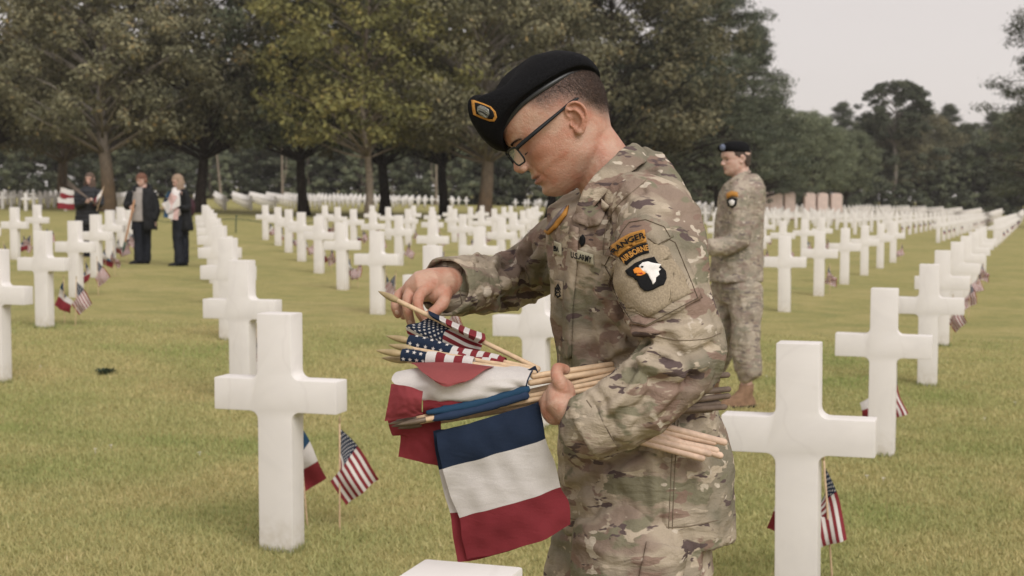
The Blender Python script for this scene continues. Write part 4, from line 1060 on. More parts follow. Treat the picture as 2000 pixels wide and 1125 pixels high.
# left sleeve
mb.tube(spline(PX([(1248, 400, 2.66), (1285, 425, 2.60), (1292, 490, 2.555), (1296, 560, 2.52), (1322, 630, 2.495), (1338, 672, 2.48), (1322, 714, 2.462), (1276, 756, 2.452), (1215, 802, 2.452), (1150, 838, 2.460)]), 24),
 [.070, .077, .082, .084, .085, .085, .085, .083, .081, .079, .077, .075, .073, .071, .070, .069, .068, .067, .066, .065, .064, .063, .061, .060], 28, ell=[.80]*24, up=(0, 1, 0))
# right sleeve
mb.tube(spline(PX([(1180, 445, 2.80), (1130, 470, 2.89), (1070, 505, 2.99), (1025, 535, 3.05), (985, 552, 3.02), (935, 556, 2.93), (880, 560, 2.835)]), 18),
 [.075, .073, .070, .068, .066, .064, .062, .060, .059, .058, .057, .056, .055, .054, .053, .052, .052, .052], 22)
jk = fuse(mb, .0036, 3, .5)
crumple(jk, .0105, 11, (1, 1, .55), 1.); crumple(jk, .0045, 27, (1, 1, .6), 2.)
G = -1
folds = [
 ([(1186, 914), (1250, 880), (1312, 828), (1352, 780), (1385, 740)], 8, -.016, 2.5), ([(1104, 772), (1140, 742), (1185, 716), (1228, 690)], 7, -.010),
 ([(1300, 655), (1340, 700), (1350, 745)], 8, -.008), ([(1255, 715), (1230, 762), (1196, 800)], 8, .010), ([(1205, 700), (1240, 688), (1262, 662)], 6, -.012), ([(1155, 752), (1182, 786), (1200, 830)], 6, -.006),
 ([(1240, 800), (1262, 778), (1275, 745)], 7, -.008), ([(1205, 850), (1236, 820), (1268, 800)], 7, .006), ([(1262, 330), (1300, 372), (1325, 430)], 8, -.005), ([(1225, 380), (1262, 400), (1320, 410)], 9, .004),
 # near sleeve, elbow crook
 ([(1190, 560), (1215, 600), (1225, 650), (1240, 690)], 9, -.011), ([(1185, 640), (1215, 655), (1255, 690), (1300, 700)], 8, -.012), ([(1240, 665), (1290, 672), (1345, 690), (1390, 676)], 7, -.010),
 ([(1235, 690), (1275, 712), (1330, 722), (1375, 712)], 9, .009), ([(1238, 708), (1262, 735), (1310, 752), (1345, 750)], 7, -.010), ([(1230, 640), (1275, 650), (1335, 648), (1400, 640)], 9, .007),
 ([(1242, 700), (1232, 740), (1200, 770), (1165, 800)], 6, -.008), ([(1222, 745), (1198, 778), (1178, 820), (1172, 855)], 8, .006), ([(1290, 745), (1262, 790), (1240, 830)], 8, -.006),
 ([(1330, 740), (1300, 785), (1262, 825), (1222, 855)], 10, .006), ([(1350, 735), (1322, 780), (1290, 815)], 7, -.006), ([(1140, 765), (1160, 800), (1168, 850)], 7, -.005),
 ([(1215, 560), (1250, 610), (1300, 625), (1370, 615)], 8, -.006), ([(1200, 610), (1240, 640), (1300, 640), (1360, 628)], 7, .005),
 # shoulder and yoke
 ([(1175, 520), (1182, 450), (1215, 400), (1255, 370)], 7, -.008), ([(1200, 395), (1245, 352), (1275, 335)], 9, -.004), ([(1160, 400), (1190, 420), (1185, 480), (1165, 540)], 9, -.006),
 ([(1150, 440), (1158, 520), (1150, 600), (1158, 690)], 12, -.007), ([(1120, 560), (1125, 640), (1120, 700)], 10, .005), ([(1180, 600), (1195, 660), (1185, 720)], 9, -.008), ([(1105, 640), (1110, 700), (1100, 740)], 8, -.005),
 # skirt of the jacket
 ([(1180, 890), (1160, 940), (1110, 960)], 9, -.009), ([(1230, 885), (1205, 950), (1160, 985)], 12, .006), ([(1300, 830), (1298, 900), (1290, 980), (1292, 1030)], 5, -.005), ([(1275, 905), (1280, 970), (1272, 1030)], 10, .005),
 ([(1330, 870), (1350, 930), (1345, 1000)], 10, -.005), ([(1385, 860), (1398, 930), (1390, 1000)], 9, -.006), ([(1150, 905), (1120, 915), (1095, 905)], 8, -.008), ([(1140, 960), (1150, 1000), (1140, 1030)], 9, .006), ([(1215, 960), (1230, 1000), (1222, 1032)], 9, -.005),
]
press_folds(jk, folds, 2.86)
rfolds = []
for q, x in enumerate((1060, 1040, 1022, 1004, 985, 962, 940, 918)):
    rfolds.append(([(x+14, 478+q*3), (x, 520), (x+(6 if q % 2 else -10), 565), (x+4, 602)], 5.5, -.011 if q % 2 == 0 else .009))
rfolds += [([(1078, 470), (1030, 492), (985, 520), (945, 535)], 8, -.008), ([(1070, 500), (1020, 525), (975, 560), (930, 580)], 8, .007), ([(1080, 560), (1020, 575), (960, 590)], 8, -.009)]
press_folds(jk, [(a, b, c, 2.70) for a, b, c in rfolds], 3.3)
def bvh_of(me):
    return BVHTree.FromPolygons([Vector(v) for v in co(me)], [tuple(p.vertices) for p in me.polygons])
def smooth_np(me, it):
    o = bpy.data.objects.new('tmp', me); COL.objects.link(o); m2 = o.modifiers.new('s', 'SMOOTH'); m2.iterations = it; m2.factor = .5
    dg = bpy.context.evaluated_depsgraph_get(); dg.update(); r = bpy.data.meshes.new_from_object(o.evaluated_get(dg), depsgraph=dg); bpy.data.objects.remove(o); return r
jacket = under(link('jacket', jk, CAMO)); JB = bvh_of(jk)
# collar: a stand wrapped round the neck with folded-down points
def collar():
    mb = MB(); n = 40; rows = []
    path = spline([W(1136, 412, 2.665), W(1146, 392, 2.66), W(1164, 365, 2.66), W(1192, 335, 2.665), W(1224, 306, 2.69), W(1242, 298, 2.74), W(1236, 304, 2.80), W(1202, 338, 2.83), W(1164, 375, 2.82), W(1136, 408, 2.79)], n)
    cen = np.array(W(1205, 372, SY))
    for k in range(n):
        p = path[k]; out = p-cen; ax = np.array([-.45, 0, .893]); out = out-ax*(out@ax); out /= np.linalg.norm(out)
        e = min(k, n-1-k)/8.; h = .018+.010*min(1, e); g = np.array([.75, 0, -.66])   # how the fall lies
        prof = [(-.000, -.020), (.000, 0), (.001, h*.45), (.004, h*.62), (.009, h*.55), (.014, h*.15), (.0185, -.010), (.021, -.024), (.0185, -.0245), (.0155, -.012), (.010, .0), (.005, -.001)]
        if e < .6: prof = [(a*1.0, b) for a, b in prof]
        rows.append(np.array([p+out*a+ax*b for a, b in prof]))
    mb.loft(rows, True); me = mb.mesh('collar'); bm = bmesh.new(); bm.from_mesh(me); bmesh.ops.recalc_face_normals(bm, faces=bm.faces); bm.to_mesh(me); bm.free()
    o = bpy.data.objects.new('tmp', me); COL.objects.link(o); m2 = o.modifiers.new('s', 'SUBSURF'); m2.levels = 2
    dg = bpy.context.evaluated_depsgraph_get(); dg.update(); r = bpy.data.meshes.new_from_object(o.evaluated_get(dg), depsgraph=dg); bpy.data.objects.remove(o); crumple(r, .003, 30, seed=4.); return r
co_ = link('collar', collar(), CAMO); co_.parent = jacket
# lapel point and front placket
decal('collar_point', JB, [(1158, 372), (1192, 402), (1172, 440), (1150, 446), (1128, 436), (1120, 430), (1140, 396)], .004, .004, CAMO, jacket, 6)
decal('placket', JB, [(1118, 440), (1132, 446), (1128, 520), (1120, 600), (1116, 700), (1103, 700), (1102, 600), (1108, 520)], .002, .0035, CAMO, jacket, 8)
# seams as raised cords
DSEAM = plain('dark_khaki_thread', (.11, .085, .06), .95, .1, .15, 300)
def seam(name, pts, r=.0007, mat=SEAM, off=.0008, bvh=None, par=None, n=40):
    P = project(bvh or JB, [tuple(p[:2]) for p in spline([(*q, 0) for q in pts], n)], off); mb = MB(); mb.tube(P, r, 6); o = mb.build(name, mat); o.parent = par or jacket
seam('seam', [(1190, 560), (1178, 480), (1200, 410), (1262, 352)]); seam('seam', [(1318, 822), (1312, 900), (1306, 1032)]); seam('seam', [(1325, 822), (1319, 900), (1313, 1032)], .0008)
seam('seam', [(1268, 652), (1320, 664), (1375, 662), (1408, 650)]); seam('hem_seam', [(1112, 1012), (1180, 1026), (1260, 1030), (1340, 1028), (1402, 1016)], .0009)
seam('seam', [(1146, 782), (1190, 846), (1206, 880)], .0009); seam('seam', [(905, 512), (898, 560), (905, 610)], .0010)
# sleeve pocket with flap and loop panel
decal('pocket', JB, [(1188, 548), (1262, 440), (1322, 470), (1368, 584), (1262, 640), (1232, 634), (1206, 590)], .0015, .0065, CAMO, jacket, 8)
PK = bvh_of(COL.objects[-1].data)
JFLAP = decal('pocket_flap', JB, [(1178, 520), (1213, 448), (1228, 430), (1262, 425), (1300, 440), (1315, 466), (1284, 482), (1262, 466), (1240, 480), (1215, 500), (1196, 552)], .007, .0045, CAMO, jacket, 8)
vp = decal('loop_panel', JB, [(1206, 556), (1212, 500), (1258, 458), (1300, 486), (1350, 572), (1258, 622), (1232, 606)], .0085, .0025, VELC, jacket, 8)
VB = bvh_of(vp.data)
FB = bvh_of(JFLAP.data)
class Both:
    def ray_cast(s, o, r):
        c = [h for h in (VB.ray_cast(o, r), FB.ray_cast(o, r), PK.ray_cast(o, r), JB.ray_cast(o, r)) if h[0] is not None]
        return min(c, key=lambda h: h[3]) if c else (None,)*4
BB = Both()
outline('pocket_seam', PK, [(1190, 546), (1262, 444), (1319, 474), (1363, 582), (1262, 635), (1235, 629), (1210, 590)], .0008, .0006, DSEAM, jacket)
outline('flap_seam', FB, [(1181, 520), (1215, 452), (1229, 434), (1261, 429), (1297, 443), (1310, 465), (1284, 478), (1262, 463), (1238, 477), (1213, 497), (1196, 546)], .0008, .0006, DSEAM, jacket)
# tab arcs: RANGER above AIRBORNE
def arcpt(cx, cy, rad, ang0, s_, t_):  # s along the arc, t outward; pixels
    a = ang0+s_/rad; return (cx+(rad+t_)*math.sin(a), cy-(rad+t_)*math.cos(a))
AC = (1281, 570, 100, R(-28))
def band(lo, hi, s0, s1_, n=14): return [arcpt(*AC, s0+(s1_-s0)*k/n, hi) for k in range(n+1)]+[arcpt(*AC, s1_-(s1_-s0)*k/n, lo) for k in range(n+1)]
rt = decal('ranger_tab', BB, band(-2, 22, -33, 31), .0030, .0022, GOLD, jacket, 4)
decal('tab_border_inner', BB, band(1.5, 18.5, -29, 27), .0052, .0006, plain('dark_gold_thread', (.30, .15, .035), .8, .15, .2, 400), rt, 4)
lettering('tab_lettering', 'RANGER', lambda x, y: arcpt(*AC, x*12.5-1, 10+y*11.5), BB, .0068, BLACKT, rt, .035)
at = decal('airborne_tab', BB, band(-23, -4, -34, 32), .001, .0020, BLACKT, jacket, 4)
lettering('tab_lettering', 'AIRBORNE', lambda x, y: arcpt(*AC, x*11.5*.93-1, -13+y*11.5), BB, .0040, GOLD, at, .035)
sh = [(1222, 530), (1240, 515), (1258, 507), (1278, 502), (1283, 512), (1291, 520), (1300, 530), (1302, 544), (1297, 556), (1289, 559), (1276, 566), (1266, 569), (1258, 568), (1250, 561), (1244, 549), (1238, 543), (1228, 539)]
ep = decal('eagle_patch', BB, sh, .001, .0022, BLACKT, jacket, 4)
decal('eagle_head', BB, [(1248, 521), (1256, 514), (1266, 512), (1276, 515), (1291, 517), (1286, 523), (1291, 527), (1286, 531), (1288, 538), (1282, 543), (1281, 551), (1276, 557), (1274, 551), (1270, 545), (1266, 537), (1262, 533), (1255, 530)], .0033, .0010, WHITET, ep, 3)
decal('beak', BB, [(1238, 528), (1243, 524), (1250, 524), (1257, 530), (1262, 534), (1257, 538), (1250, 540), (1244, 539), (1247, 535), (1240, 535)], .0040, .0010, ORANGET, ep, 3)
decal('tongue', BB, [(1247, 535), (1254, 534), (1256, 537), (1250, 538)], .0052, .0004, plain('red_thread', (.35, .03, .02), .8), ep, 3)
decal('eagle_eye', BB, [(1253, 521), (1258, 521), (1257, 524), (1253, 524)], .0048, .0004, BLACKT, ep, 3)
# chest tapes
ut = decal('army_tape', JB, [(1117, 486), (1121, 485), (1160, 497), (1161, 519), (1118, 506)], .003, .002, TAPE, jacket, 5)
lettering('tape_lettering', 'U.S.ARMY', lambda x, y: (1139+x*7.2, 502+x*1.9-y*12), JB, .0065, BLACKT, ut, .03)
nt_ = decal('name_tape', JB, [(1083, 470), (1098, 476), (1099, 500), (1084, 494)], .003, .002, TAPE, jacket, 5)
lettering('tape_lettering', 'ERA', lambda x, y: (1091+x*4.6, 486+x*1.6-y*10), JB, .0065, BLACKT, nt_, .03)
decal('chest_badge', JB, [(1135, 464), (1140, 458), (1144, 466), (1143, 476), (1138, 482), (1134, 474)], .003, .0025, BLACKT, jacket, 3)
rk = decal('rank_tab', JB, [(1086, 545), (1103, 550), (1103, 584), (1087, 580)], .004, .0025, VELC, jacket, 4)
for dy in (0, 7, 14): decal('chevron', JB, [(1089, 562+dy*.8), (1095, 553+dy*.9), (1100, 564+dy*.8), (1100, 567+dy*.8), (1095, 558+dy*.9), (1089, 566+dy*.8)], .0068, .0006, BLACKT, rk, 3)
decal('chevron', JB, [(1090, 574), (1095, 578), (1100, 575), (1100, 578), (1095, 582), (1090, 577)], .0068, .0006, BLACKT, rk, 3)
sp = decal('shoulder_patch', JB, [(1066, 452), (1086, 430), (1106, 410), (1112, 404), (1108, 420), (1090, 444), (1074, 458)], .003, .003, GOLD, jacket, 5)
decal('shoulder_patch_field', JB, [(1070, 448), (1086, 428), (1104, 409), (1108, 406), (1102, 418), (1086, 438), (1074, 451)], .0065, .001, plain('grey_violet_thread', (.20, .165, .165), .9, .1, .2, 200), sp, 4)
# cuffs
def cuff(name, c0, c1, r, ell, up=(0, 1, 0)):
    P = spline([c0, (Vector(c0)+Vector(c1))/2, c1], 9); mb = MB(); seg = 36; rows = []
    mbt = MB(); mbt.tube(P, r, seg, cap=False, ell=[ell]*9, up=up); A = mbt.V[0][:9*seg].reshape(9, seg, 3)
    mbt = MB(); mbt.tube(P, r-.004, seg, cap=False, ell=[ell]*9, up=up); B = mbt.V[0][:9*seg].reshape(9, seg, 3)
    rows = [A[k] for k in range(9)]+[B[k] for k in range(8, -1, -1)]; mb.loft(rows, False); me = mb.mesh(name); crumple(me, .006, 24, seed=6.); o = link(name, me, CAMO); o.parent = jacket; return o
cuff('cuff', W(1185, 818, 2.458), W(1142, 838, 2.463), .0635, .82)
cuff('cuff', W(925, 556, 2.915), W(868, 560, 2.81), .0555, 1.0)

# ---- trousers and boots
mb = MB()
mb.loft(torso_rings([(975, 1252, .100, .140, 0, 0), (1035, 1250, .112, .148, 0, 0), (1100, 1248, .118, .162, 0, 0), (1160, 1248, .10, .150, 0, 0)]))
for h, k, a, dx in ((HIP_L, KN_L, AN_L, 0), (HIP_R, KN_R, AN_R, 0)):
    P = spline([h+Vector((-.01, 0, .0)), (h+k)/2+Vector((-.012, 0, 0)), k, (k+a)/2+Vector((.01, 0, 0)), a+Vector((0, 0, .06))], 14); mb.tube(P, [.118, .116, .112, .106, .100, .096, .092, .088, .086, .084, .082, .078, .072, .062], 24)
tr = fuse(mb, .006, 4, .5); crumple(tr, .010, 11, (1, 1, .6), 5.); crumple(tr, .003, 30, (1, 1, 1), 7.)
press_folds(tr, [([(1060, 1050), (1130, 1060), (1200, 1085), (1290, 1100)], 8, .006), ([(1340, 1040), (1350, 1080), (1335, 1120)], 9, -.008), ([(1385, 1030), (1375, 1075), (1380, 1120)], 8, -.006), ([(1090, 1070), (1100, 1120)], 8, -.006)], 3)
trousers = under(link('trousers', tr, CAMO)); TB = bvh_of(tr)
decal('trouser_pocket', TB, [(1262, 1058), (1340, 1072), (1330, 1140), (1245, 1140)], .002, .004, CAMO, trousers, 10)
def boot(an, yaw, nm='boot'):
    mb = MB(); g = gz(an.x, an.y); c_, s_ = math.cos(yaw), math.sin(yaw)
    def q(f, l, z): return (an.x+f*c_-l*s_, an.y+f*s_+l*c_, g+z)
    rings = []
    for z, a, b, cx in ((.16, .052, .048, .0), (.12, .055, .05, .005), (.085, .075, .05, .03), (.06, .12, .05, .06), (.035, .14, .052, .068), (.012, .145, .053, .07), (.0, .143, .052, .07)):
        t_ = np.linspace(0, 2*np.pi, 20, endpoint=False); rings.append(np.array([q(cx+a*math.cos(k), b*math.sin(k)*(1 if math.cos(k) < .3 else .93), z) for k in t_]))
    mb.loft(rings); o = mb.build(nm, BOOT)
    mb = MB(); rings = []
    for z in (.016, -.004): rings.append(np.array([q(.07+.150*math.cos(k), .056*math.sin(k), z) for k in np.linspace(0, 2*np.pi, 20, endpoint=False)]))
    mb.loft(rings); so = mb.build('sole', BLACKT, o); return o
under(boot(AN_L, math.pi)); under(boot(AN_R, math.pi))

# ================================================================ the bundle of flags he carries
def stick_between(a, b, r, group, label, tipend=True, mat=None, name='flag_stick'):
    a, b = Vector(a), Vector(b); d = (b-a).normalized()
    t = empty(name, a, 0, label, 'stick' if name == 'flag_stick' else 'flag', group)
    mb = MB(); n = 8; mb.tube([(b-a)*(k/(n-1)) for k in range(n)], r, 10); mb.build('stick', mat or WOOD, t)
    if tipend:
        mb = MB(); k_ = 1.5 if name == 'us_flag' else 1.12; mb.tube([-d*x for x in (-.012, 0, .008, .018, .028, .036)], [r*1.05, r*k_, r*k_*.96, r*k_*.8, r*k_*.5, r*.2], 10); mb.build('stick_tip', TIPW if name == 'us_flag' else DTIP, t)
    return t
SR = .0044; DTIP = plain('dark_wood_tip', (.13, .095, .065), .5, .4, .2, 90)
# seven US flags gathered loosely in the upper layer
def rolled(fn, nu, nv, cf, stars_on, name, mats, parent, loc, thick=.0):
    V, Q, mi = cloth_grid(fn, nu, nv, cf); T = np.zeros((0, 3), int)
    if stars_on: sv, st = stars(fn, 1); T = st+len(V); V = np.vstack([V, sv])
    V = V-np.array(tuple(loc)); me = mesh_np(name, V, [Q, T]); mi = mi+[1]*len(T)
    for m in mats: me.materials.append(m)
    me.polygons.foreach_set('material_index', np.array(mi, np.int32)); o = link(name, me, parent=parent); return o
def surf(rows, n=4):
    """smooth sheet through a small grid of points: rows along v, columns along u"""
    A = np.array([[tuple(p) for p in r] for r in rows])
    def cr(P, t):
        m = len(P)-1; t = min(max(t, 0), 1)*m; i = min(int(t), m-1); u = t-i
        p1, p2 = P[i], P[i+1]; p0 = P[i-1] if i > 0 else 2*p1-p2; p3 = P[i+2] if i+2 <= m else 2*p2-p1
        return .5*((2*p1)+(p2-p0)*u+(2*p0-5*p1+4*p2-p3)*u*u+(-p0+3*p1-3*p2+p3)*u**3)
    def fn(u, v): return cr([cr(A[k], u) for k in range(len(A))], v)
    return fn
GU = 'US flags in the bundle'; GF = 'French flags in the bundle'
USM = (RED_C, WHITE_C, BLUE_C)
def pxrow(l): return [W(*p) for p in l]
# 1: the flag being lifted: canton open at the left under the fingers, stripes falling away to the right
t1 = stick_between(W(768, 583, 2.73), W(1052, 720, 2.56), SR, GU, 'topmost US flag, pinched by the reaching fingers, its stick tip left of the hand', name='us_flag')
rolled(surf([pxrow([(838, 620, 2.70), (868, 632, 2.685), (898, 645, 2.672), (925, 652, 2.66), (944, 662, 2.655)]), pxrow([(818, 630, 2.700), (850, 640, 2.672), (880, 655, 2.655), (912, 672, 2.642), (940, 680, 2.64)]), pxrow([(794, 636, 2.705), (838, 660, 2.672), (880, 682, 2.66), (910, 690, 2.65), (934, 690, 2.64)]),
  pxrow([(797, 656, 2.715), (840, 675, 2.685), (886, 690, 2.675), (925, 697, 2.66), (952, 690, 2.65)]), pxrow([(800, 668, 2.72), (846, 682, 2.69), (892, 692, 2.68), (935, 702, 2.665), (975, 705, 2.65)])]), 40, 39, us_color, True, 'cloth', USM, t1, t1.location)
rolled(surf([pxrow([(836, 606, 2.695), (880, 626, 2.675), (915, 641, 2.660), (947, 652, 2.645)]), pxrow([(838, 614, 2.665), (878, 634, 2.64), (912, 650, 2.62), (948, 663, 2.612)]), pxrow([(846, 622, 2.67), (880, 640, 2.645), (912, 658, 2.63), (938, 672, 2.62)])]), 30, 16, lambda u, v: 2 if u < .16 else (1 if int((u-.16)*9) % 2 == 0 else 0), False, 'cloth_fold', USM, t1, t1.location)
def curl_sleeve(name, a, b, r, stripes, par, loc, ph=0., flat=.8, canton=.45, star=True, droopz=0.):
    """flag wound round its stick"""
    a, b = np.array(a), np.array(b); d = b-a; L = np.linalg.norm(d); d /= L; u = np.cross(d, (0, 1, 0)); u /= np.linalg.norm(u); w = np.cross(d, u)
    def fn(s, v):
        ang = ph+v*2*math.pi*1.25; rr = r*(.8+.35*v)*(1+.12*math.sin(9*s+ang)); sag = droopz*math.sin(math.pi*min(1, s*1.1))
        return a+d*L*s+(u*math.cos(ang)*rr+w*math.sin(ang)*rr*flat)*(1 if s < .95 else .9)-np.array((0, 0, sag))
    cf = (lambda s, v: 2 if s < canton else (1 if int((s-canton)*stripes/(1-canton)) % 2 == 0 else 0)) if canton > 0 else None
    V, Q, mi = cloth_grid(fn, 48, 26, cf); T = []
    SV_ = []
    if star and canton > 0:
        for q in range(5):
            for k in range(7):
                uc = canton*(q+.5+.5*(k % 2))/5.6; vc = (k+.5)/7; P0 = fn(uc, vc); e = 1e-3; du = fn(uc+e, vc)-P0; dv = fn(uc, vc+e)-P0; du /= np.linalg.norm(du); dv /= np.linalg.norm(dv)+1e-9; nn = np.cross(du, dv)
                for sgn in (1, -1):
                    bI = len(V)+len(SV_); SV_.append(P0+nn*.0012*sgn)
                    for t_ in range(10):
                        rr = .0042 if t_ % 2 == 0 else .0018; SV_.append(P0+nn*.0012*sgn+du*rr*math.sin(R(36*t_))-dv*rr*math.cos(R(36*t_)))
                    for t_ in range(10): T.append([bI, bI+1+t_, bI+1+(t_+1) % 10])
    T = np.array(T) if T else np.zeros((0, 3), int)
    if len(SV_): V = np.vstack([V, SV_])
    me = mesh_np(name, V-np.array(tuple(loc)), [Q, T]); mi = mi+[1]*len(T)
    for m in USM: me.materials.append(m)
    me.polygons.foreach_set('material_index', np.array(mi, np.int32)); return link(name, me, parent=par)
t2 = stick_between(W(790, 664, 2.64), W(1052, 722, 2.545), SR, GU, 'US flag rolled below the pinched one, blue starred roll with red stripes to its right', name='us_flag')
curl_sleeve('cloth', W(800, 668, 2.64), W(985, 712, 2.57), .0125, 8, t2, t2.location, .6)
t3 = stick_between(W(795, 680, 2.625), W(1048, 724, 2.535), SR, GU, 'US flag stick with bare pale wood between the starred rolls', name='us_flag')
curl_sleeve('cloth', W(880, 694, 2.60), W(975, 712, 2.565), .0085, 6, t3, t3.location, 2., canton=0.01, star=False)
t4 = stick_between(W(773, 690, 2.60), W(1045, 728, 2.53), SR, GU, 'lowest US flag roll with stars, its stick tip sticking out farthest left', name='us_flag')
curl_sleeve('cloth', W(786, 693, 2.60), W(915, 712, 2.565), .0105, 6, t4, t4.location, 1., canton=.55)
t5 = stick_between(W(783, 703, 2.615), W(1040, 730, 2.54), SR, GU, 'US flag hidden under the red flap, only its dark stick tip showing', name='us_flag')
curl_sleeve('cloth', W(835, 700, 2.585), W(925, 712, 2.56), .013, 5, t5, t5.location, 2.6, canton=0.01, star=False)
# French flags: white roll, red flaps and the big hanging flag
def french(label, a, b): return stick_between(a, b, SR, GF, label, name='french_flag')
FM = (RED_C, WHITE_C, BLUE_C); BLUEB_C = clothm('mid_blue_cotton', (.032, .052, .10))
def sheet(name, rows, cf, par, nu=40, nv=30, mats=FM, wob=.0016, seed=0):
    base = surf(rows)
    def fn(u, v):
        p = base(u, v); return p+np.array([0, wob*mnoise.noise((u*6+seed, v*6, seed))*2, wob*mnoise.noise((u*5, v*7+seed, 3.))])
    return rolled(fn, nu, nv, cf, False, name, mats, par, par.location)
f1 = french('French flag hanging down full length, navy on top, white in the middle, red below', W(818, 822, 2.50), W(1235, 745, 2.53))
def nb(u, v): return 2 if v < .315 else (1 if v < .655 else 0)
sheet('cloth', [pxrow([(852, 846, 2.515), (905, 830, 2.505), (955, 815, 2.50), (1005, 800, 2.50), (1052, 784, 2.505)]), pxrow([(856, 880, 2.50), (908, 866, 2.492), (958, 850, 2.488), (1010, 836, 2.49), (1060, 822, 2.50)]), pxrow([(866, 922, 2.50), (918, 908, 2.496), (966, 894, 2.489), (1018, 880, 2.488), (1067, 862, 2.50)]),
  pxrow([(880, 968, 2.51), (928, 956, 2.50), (980, 942, 2.492), (1032, 926, 2.492), (1084, 905, 2.51)]), pxrow([(898, 1014, 2.515), (945, 1002, 2.502), (998, 988, 2.494), (1050, 972, 2.498), (1096, 953, 2.515)]), pxrow([(902, 1050, 2.515), (955, 1044, 2.505), (1008, 1030, 2.498), (1062, 1015, 2.50), (1112, 985, 2.515)]), pxrow([(912, 1092, 2.52), (962, 1084, 2.51), (1012, 1070, 2.50), (1066, 1052, 2.502), (1114, 1024, 2.515)])], nb, f1, 60, 90, wob=.0024)
f2 = french('French flag hanging just behind the full-length one, its edge showing to the left', W(806, 826, 2.53), W(1230, 752, 2.54))
sheet('cloth', [pxrow([(846, 842, 2.53), (905, 830, 2.53), (1048, 795, 2.53)]), pxrow([(850, 880, 2.53), (915, 866, 2.53), (1050, 840, 2.53)]), pxrow([(858, 922, 2.53), (925, 908, 2.53), (1058, 880, 2.53)]), pxrow([(868, 965, 2.53), (935, 952, 2.53), (1068, 930, 2.535)]), pxrow([(880, 1006, 2.53), (945, 1002, 2.53), (1078, 970, 2.54)]), pxrow([(885, 1050, 2.53), (955, 1048, 2.53), (1090, 1005, 2.54)]), pxrow([(894, 1099, 2.53), (945, 1090, 2.53), (1060, 1055, 2.54)])], nb, f2, 30, 60)
f3 = french('French flag rolled tight with its blue hem along the stick, above the hanging one', W(800, 820, 2.515), W(1240, 733, 2.53))
def hem(name, par, a, b, r, mat):
    a, b = Vector(a), Vector(b); mb = MB(); n = 24; rr = random.Random(name+str(a.x))
    mb.tube([a+(b-a)*(k/(n-1))-par.location+Vector((0, 0, -.004*math.sin(math.pi*k/(n-1)))) for k in range(n)], [r*(.5+.5*min(1, k/4))*(1+.12*rr.uniform(-1, 1)) for k in range(n)], 12); return mb.build(name, mat, par)
hem('hem', f3, W(835, 806, 2.508), W(1030, 760, 2.505), .0075, BLUEL_C); hem('hem', f1, W(832, 820, 2.503), W(1028, 772, 2.502), .0070, BLUEB_C)
f4 = french('French flag folded into the thick white roll on top of the sticks', W(815, 812, 2.54), W(1215, 728, 2.55))
sheet('cloth', [pxrow([(812, 722, 2.62), (870, 716, 2.60), (930, 713, 2.585), (990, 714, 2.575), (1048, 716, 2.57)]), pxrow([(776, 726, 2.575), (850, 716, 2.555), (920, 714, 2.545), (985, 716, 2.54), (1044, 720, 2.54)]), pxrow([(766, 745, 2.535), (845, 738, 2.515), (920, 735, 2.508), (985, 733, 2.505), (1036, 734, 2.51)]), pxrow([(800, 766, 2.52), (850, 760, 2.505), (920, 756, 2.498), (985, 752, 2.497), (1030, 750, 2.50)]),
  pxrow([(826, 782, 2.52), (865, 780, 2.508), (925, 778, 2.503), (985, 766, 2.502), (1028, 758, 2.505)]), pxrow([(828, 790, 2.53), (870, 792, 2.52), (925, 792, 2.515), (985, 776, 2.51), (1026, 768, 2.515)])], lambda u, v: 1 if u < .985 else 2, f4, 60, 40, wob=.003)
sheet('dark_fold', [pxrow([(1030, 722, 2.53), (1046, 714, 2.53)]), pxrow([(1034, 732, 2.528), (1052, 730, 2.53)])], lambda u, v: 2, f4, 4, 4)
f5 = french('French flag whose faded red end flops over the top of the white roll', W(822, 816, 2.55), W(1210, 722, 2.56))
sheet('cloth', [pxrow([(800, 709, 2.59), (850, 707, 2.565), (905, 709, 2.55), (966, 716, 2.535)]), pxrow([(812, 714, 2.54), (858, 720, 2.515), (905, 723, 2.503), (948, 722, 2.503)]), pxrow([(824, 726, 2.505), (850, 740, 2.485), (885, 746, 2.478), (922, 740, 2.485)]), pxrow([(838, 736, 2.495), (854, 748, 2.482), (872, 755, 2.476), (904, 747, 2.482)])], lambda u, v: 0, f5, 30, 20, (clothm('faded_red_cotton', (.30, .080, .080)),)*3, wob=.0008)
f6 = french('French flag with its red end hanging in folds at the left end of the bundle', W(812, 824, 2.56), W(1220, 740, 2.57))
sheet('cloth', [pxrow([(764, 750, 2.51), (795, 754, 2.495), (826, 764, 2.49)]), pxrow([(760, 775, 2.505), (792, 778, 2.485), (824, 785, 2.485)]), pxrow([(755, 802, 2.505), (790, 800, 2.49), (824, 804, 2.495)]), pxrow([(751, 823, 2.51), (790, 817, 2.50), (828, 810, 2.502)])], lambda u, v: 0, f6, 24, 24, (clothm('worn_red_cotton', (.25, .048, .055)),)*3, wob=.0012)
sheet('cloth_fold', [pxrow([(756, 818, 2.56), (800, 815, 2.545), (860, 808, 2.54)]), pxrow([(766, 850, 2.56), (805, 840, 2.55), (862, 848, 2.545)]), pxrow([(782, 850, 2.565), (812, 862, 2.555), (862, 872, 2.545)]), pxrow([(778, 892, 2.57), (812, 900, 2.56), (860, 911, 2.55)])], lambda u, v: 0, f6, 24, 24, wob=.0015)
f7 = french('French flag with a bright red strip just under the white roll', W(818, 830, 2.55), W(1232, 760, 2.56))
sheet('cloth', [pxrow([(826, 782, 2.518), (880, 782, 2.510), (950, 782, 2.510)]), pxrow([(826, 796, 2.512), (880, 794, 2.508), (950, 788, 2.512)]), pxrow([(826, 812, 2.525), (880, 806, 2.52), (950, 796, 2.52)])], lambda u, v: 0, f7, 24, 10)
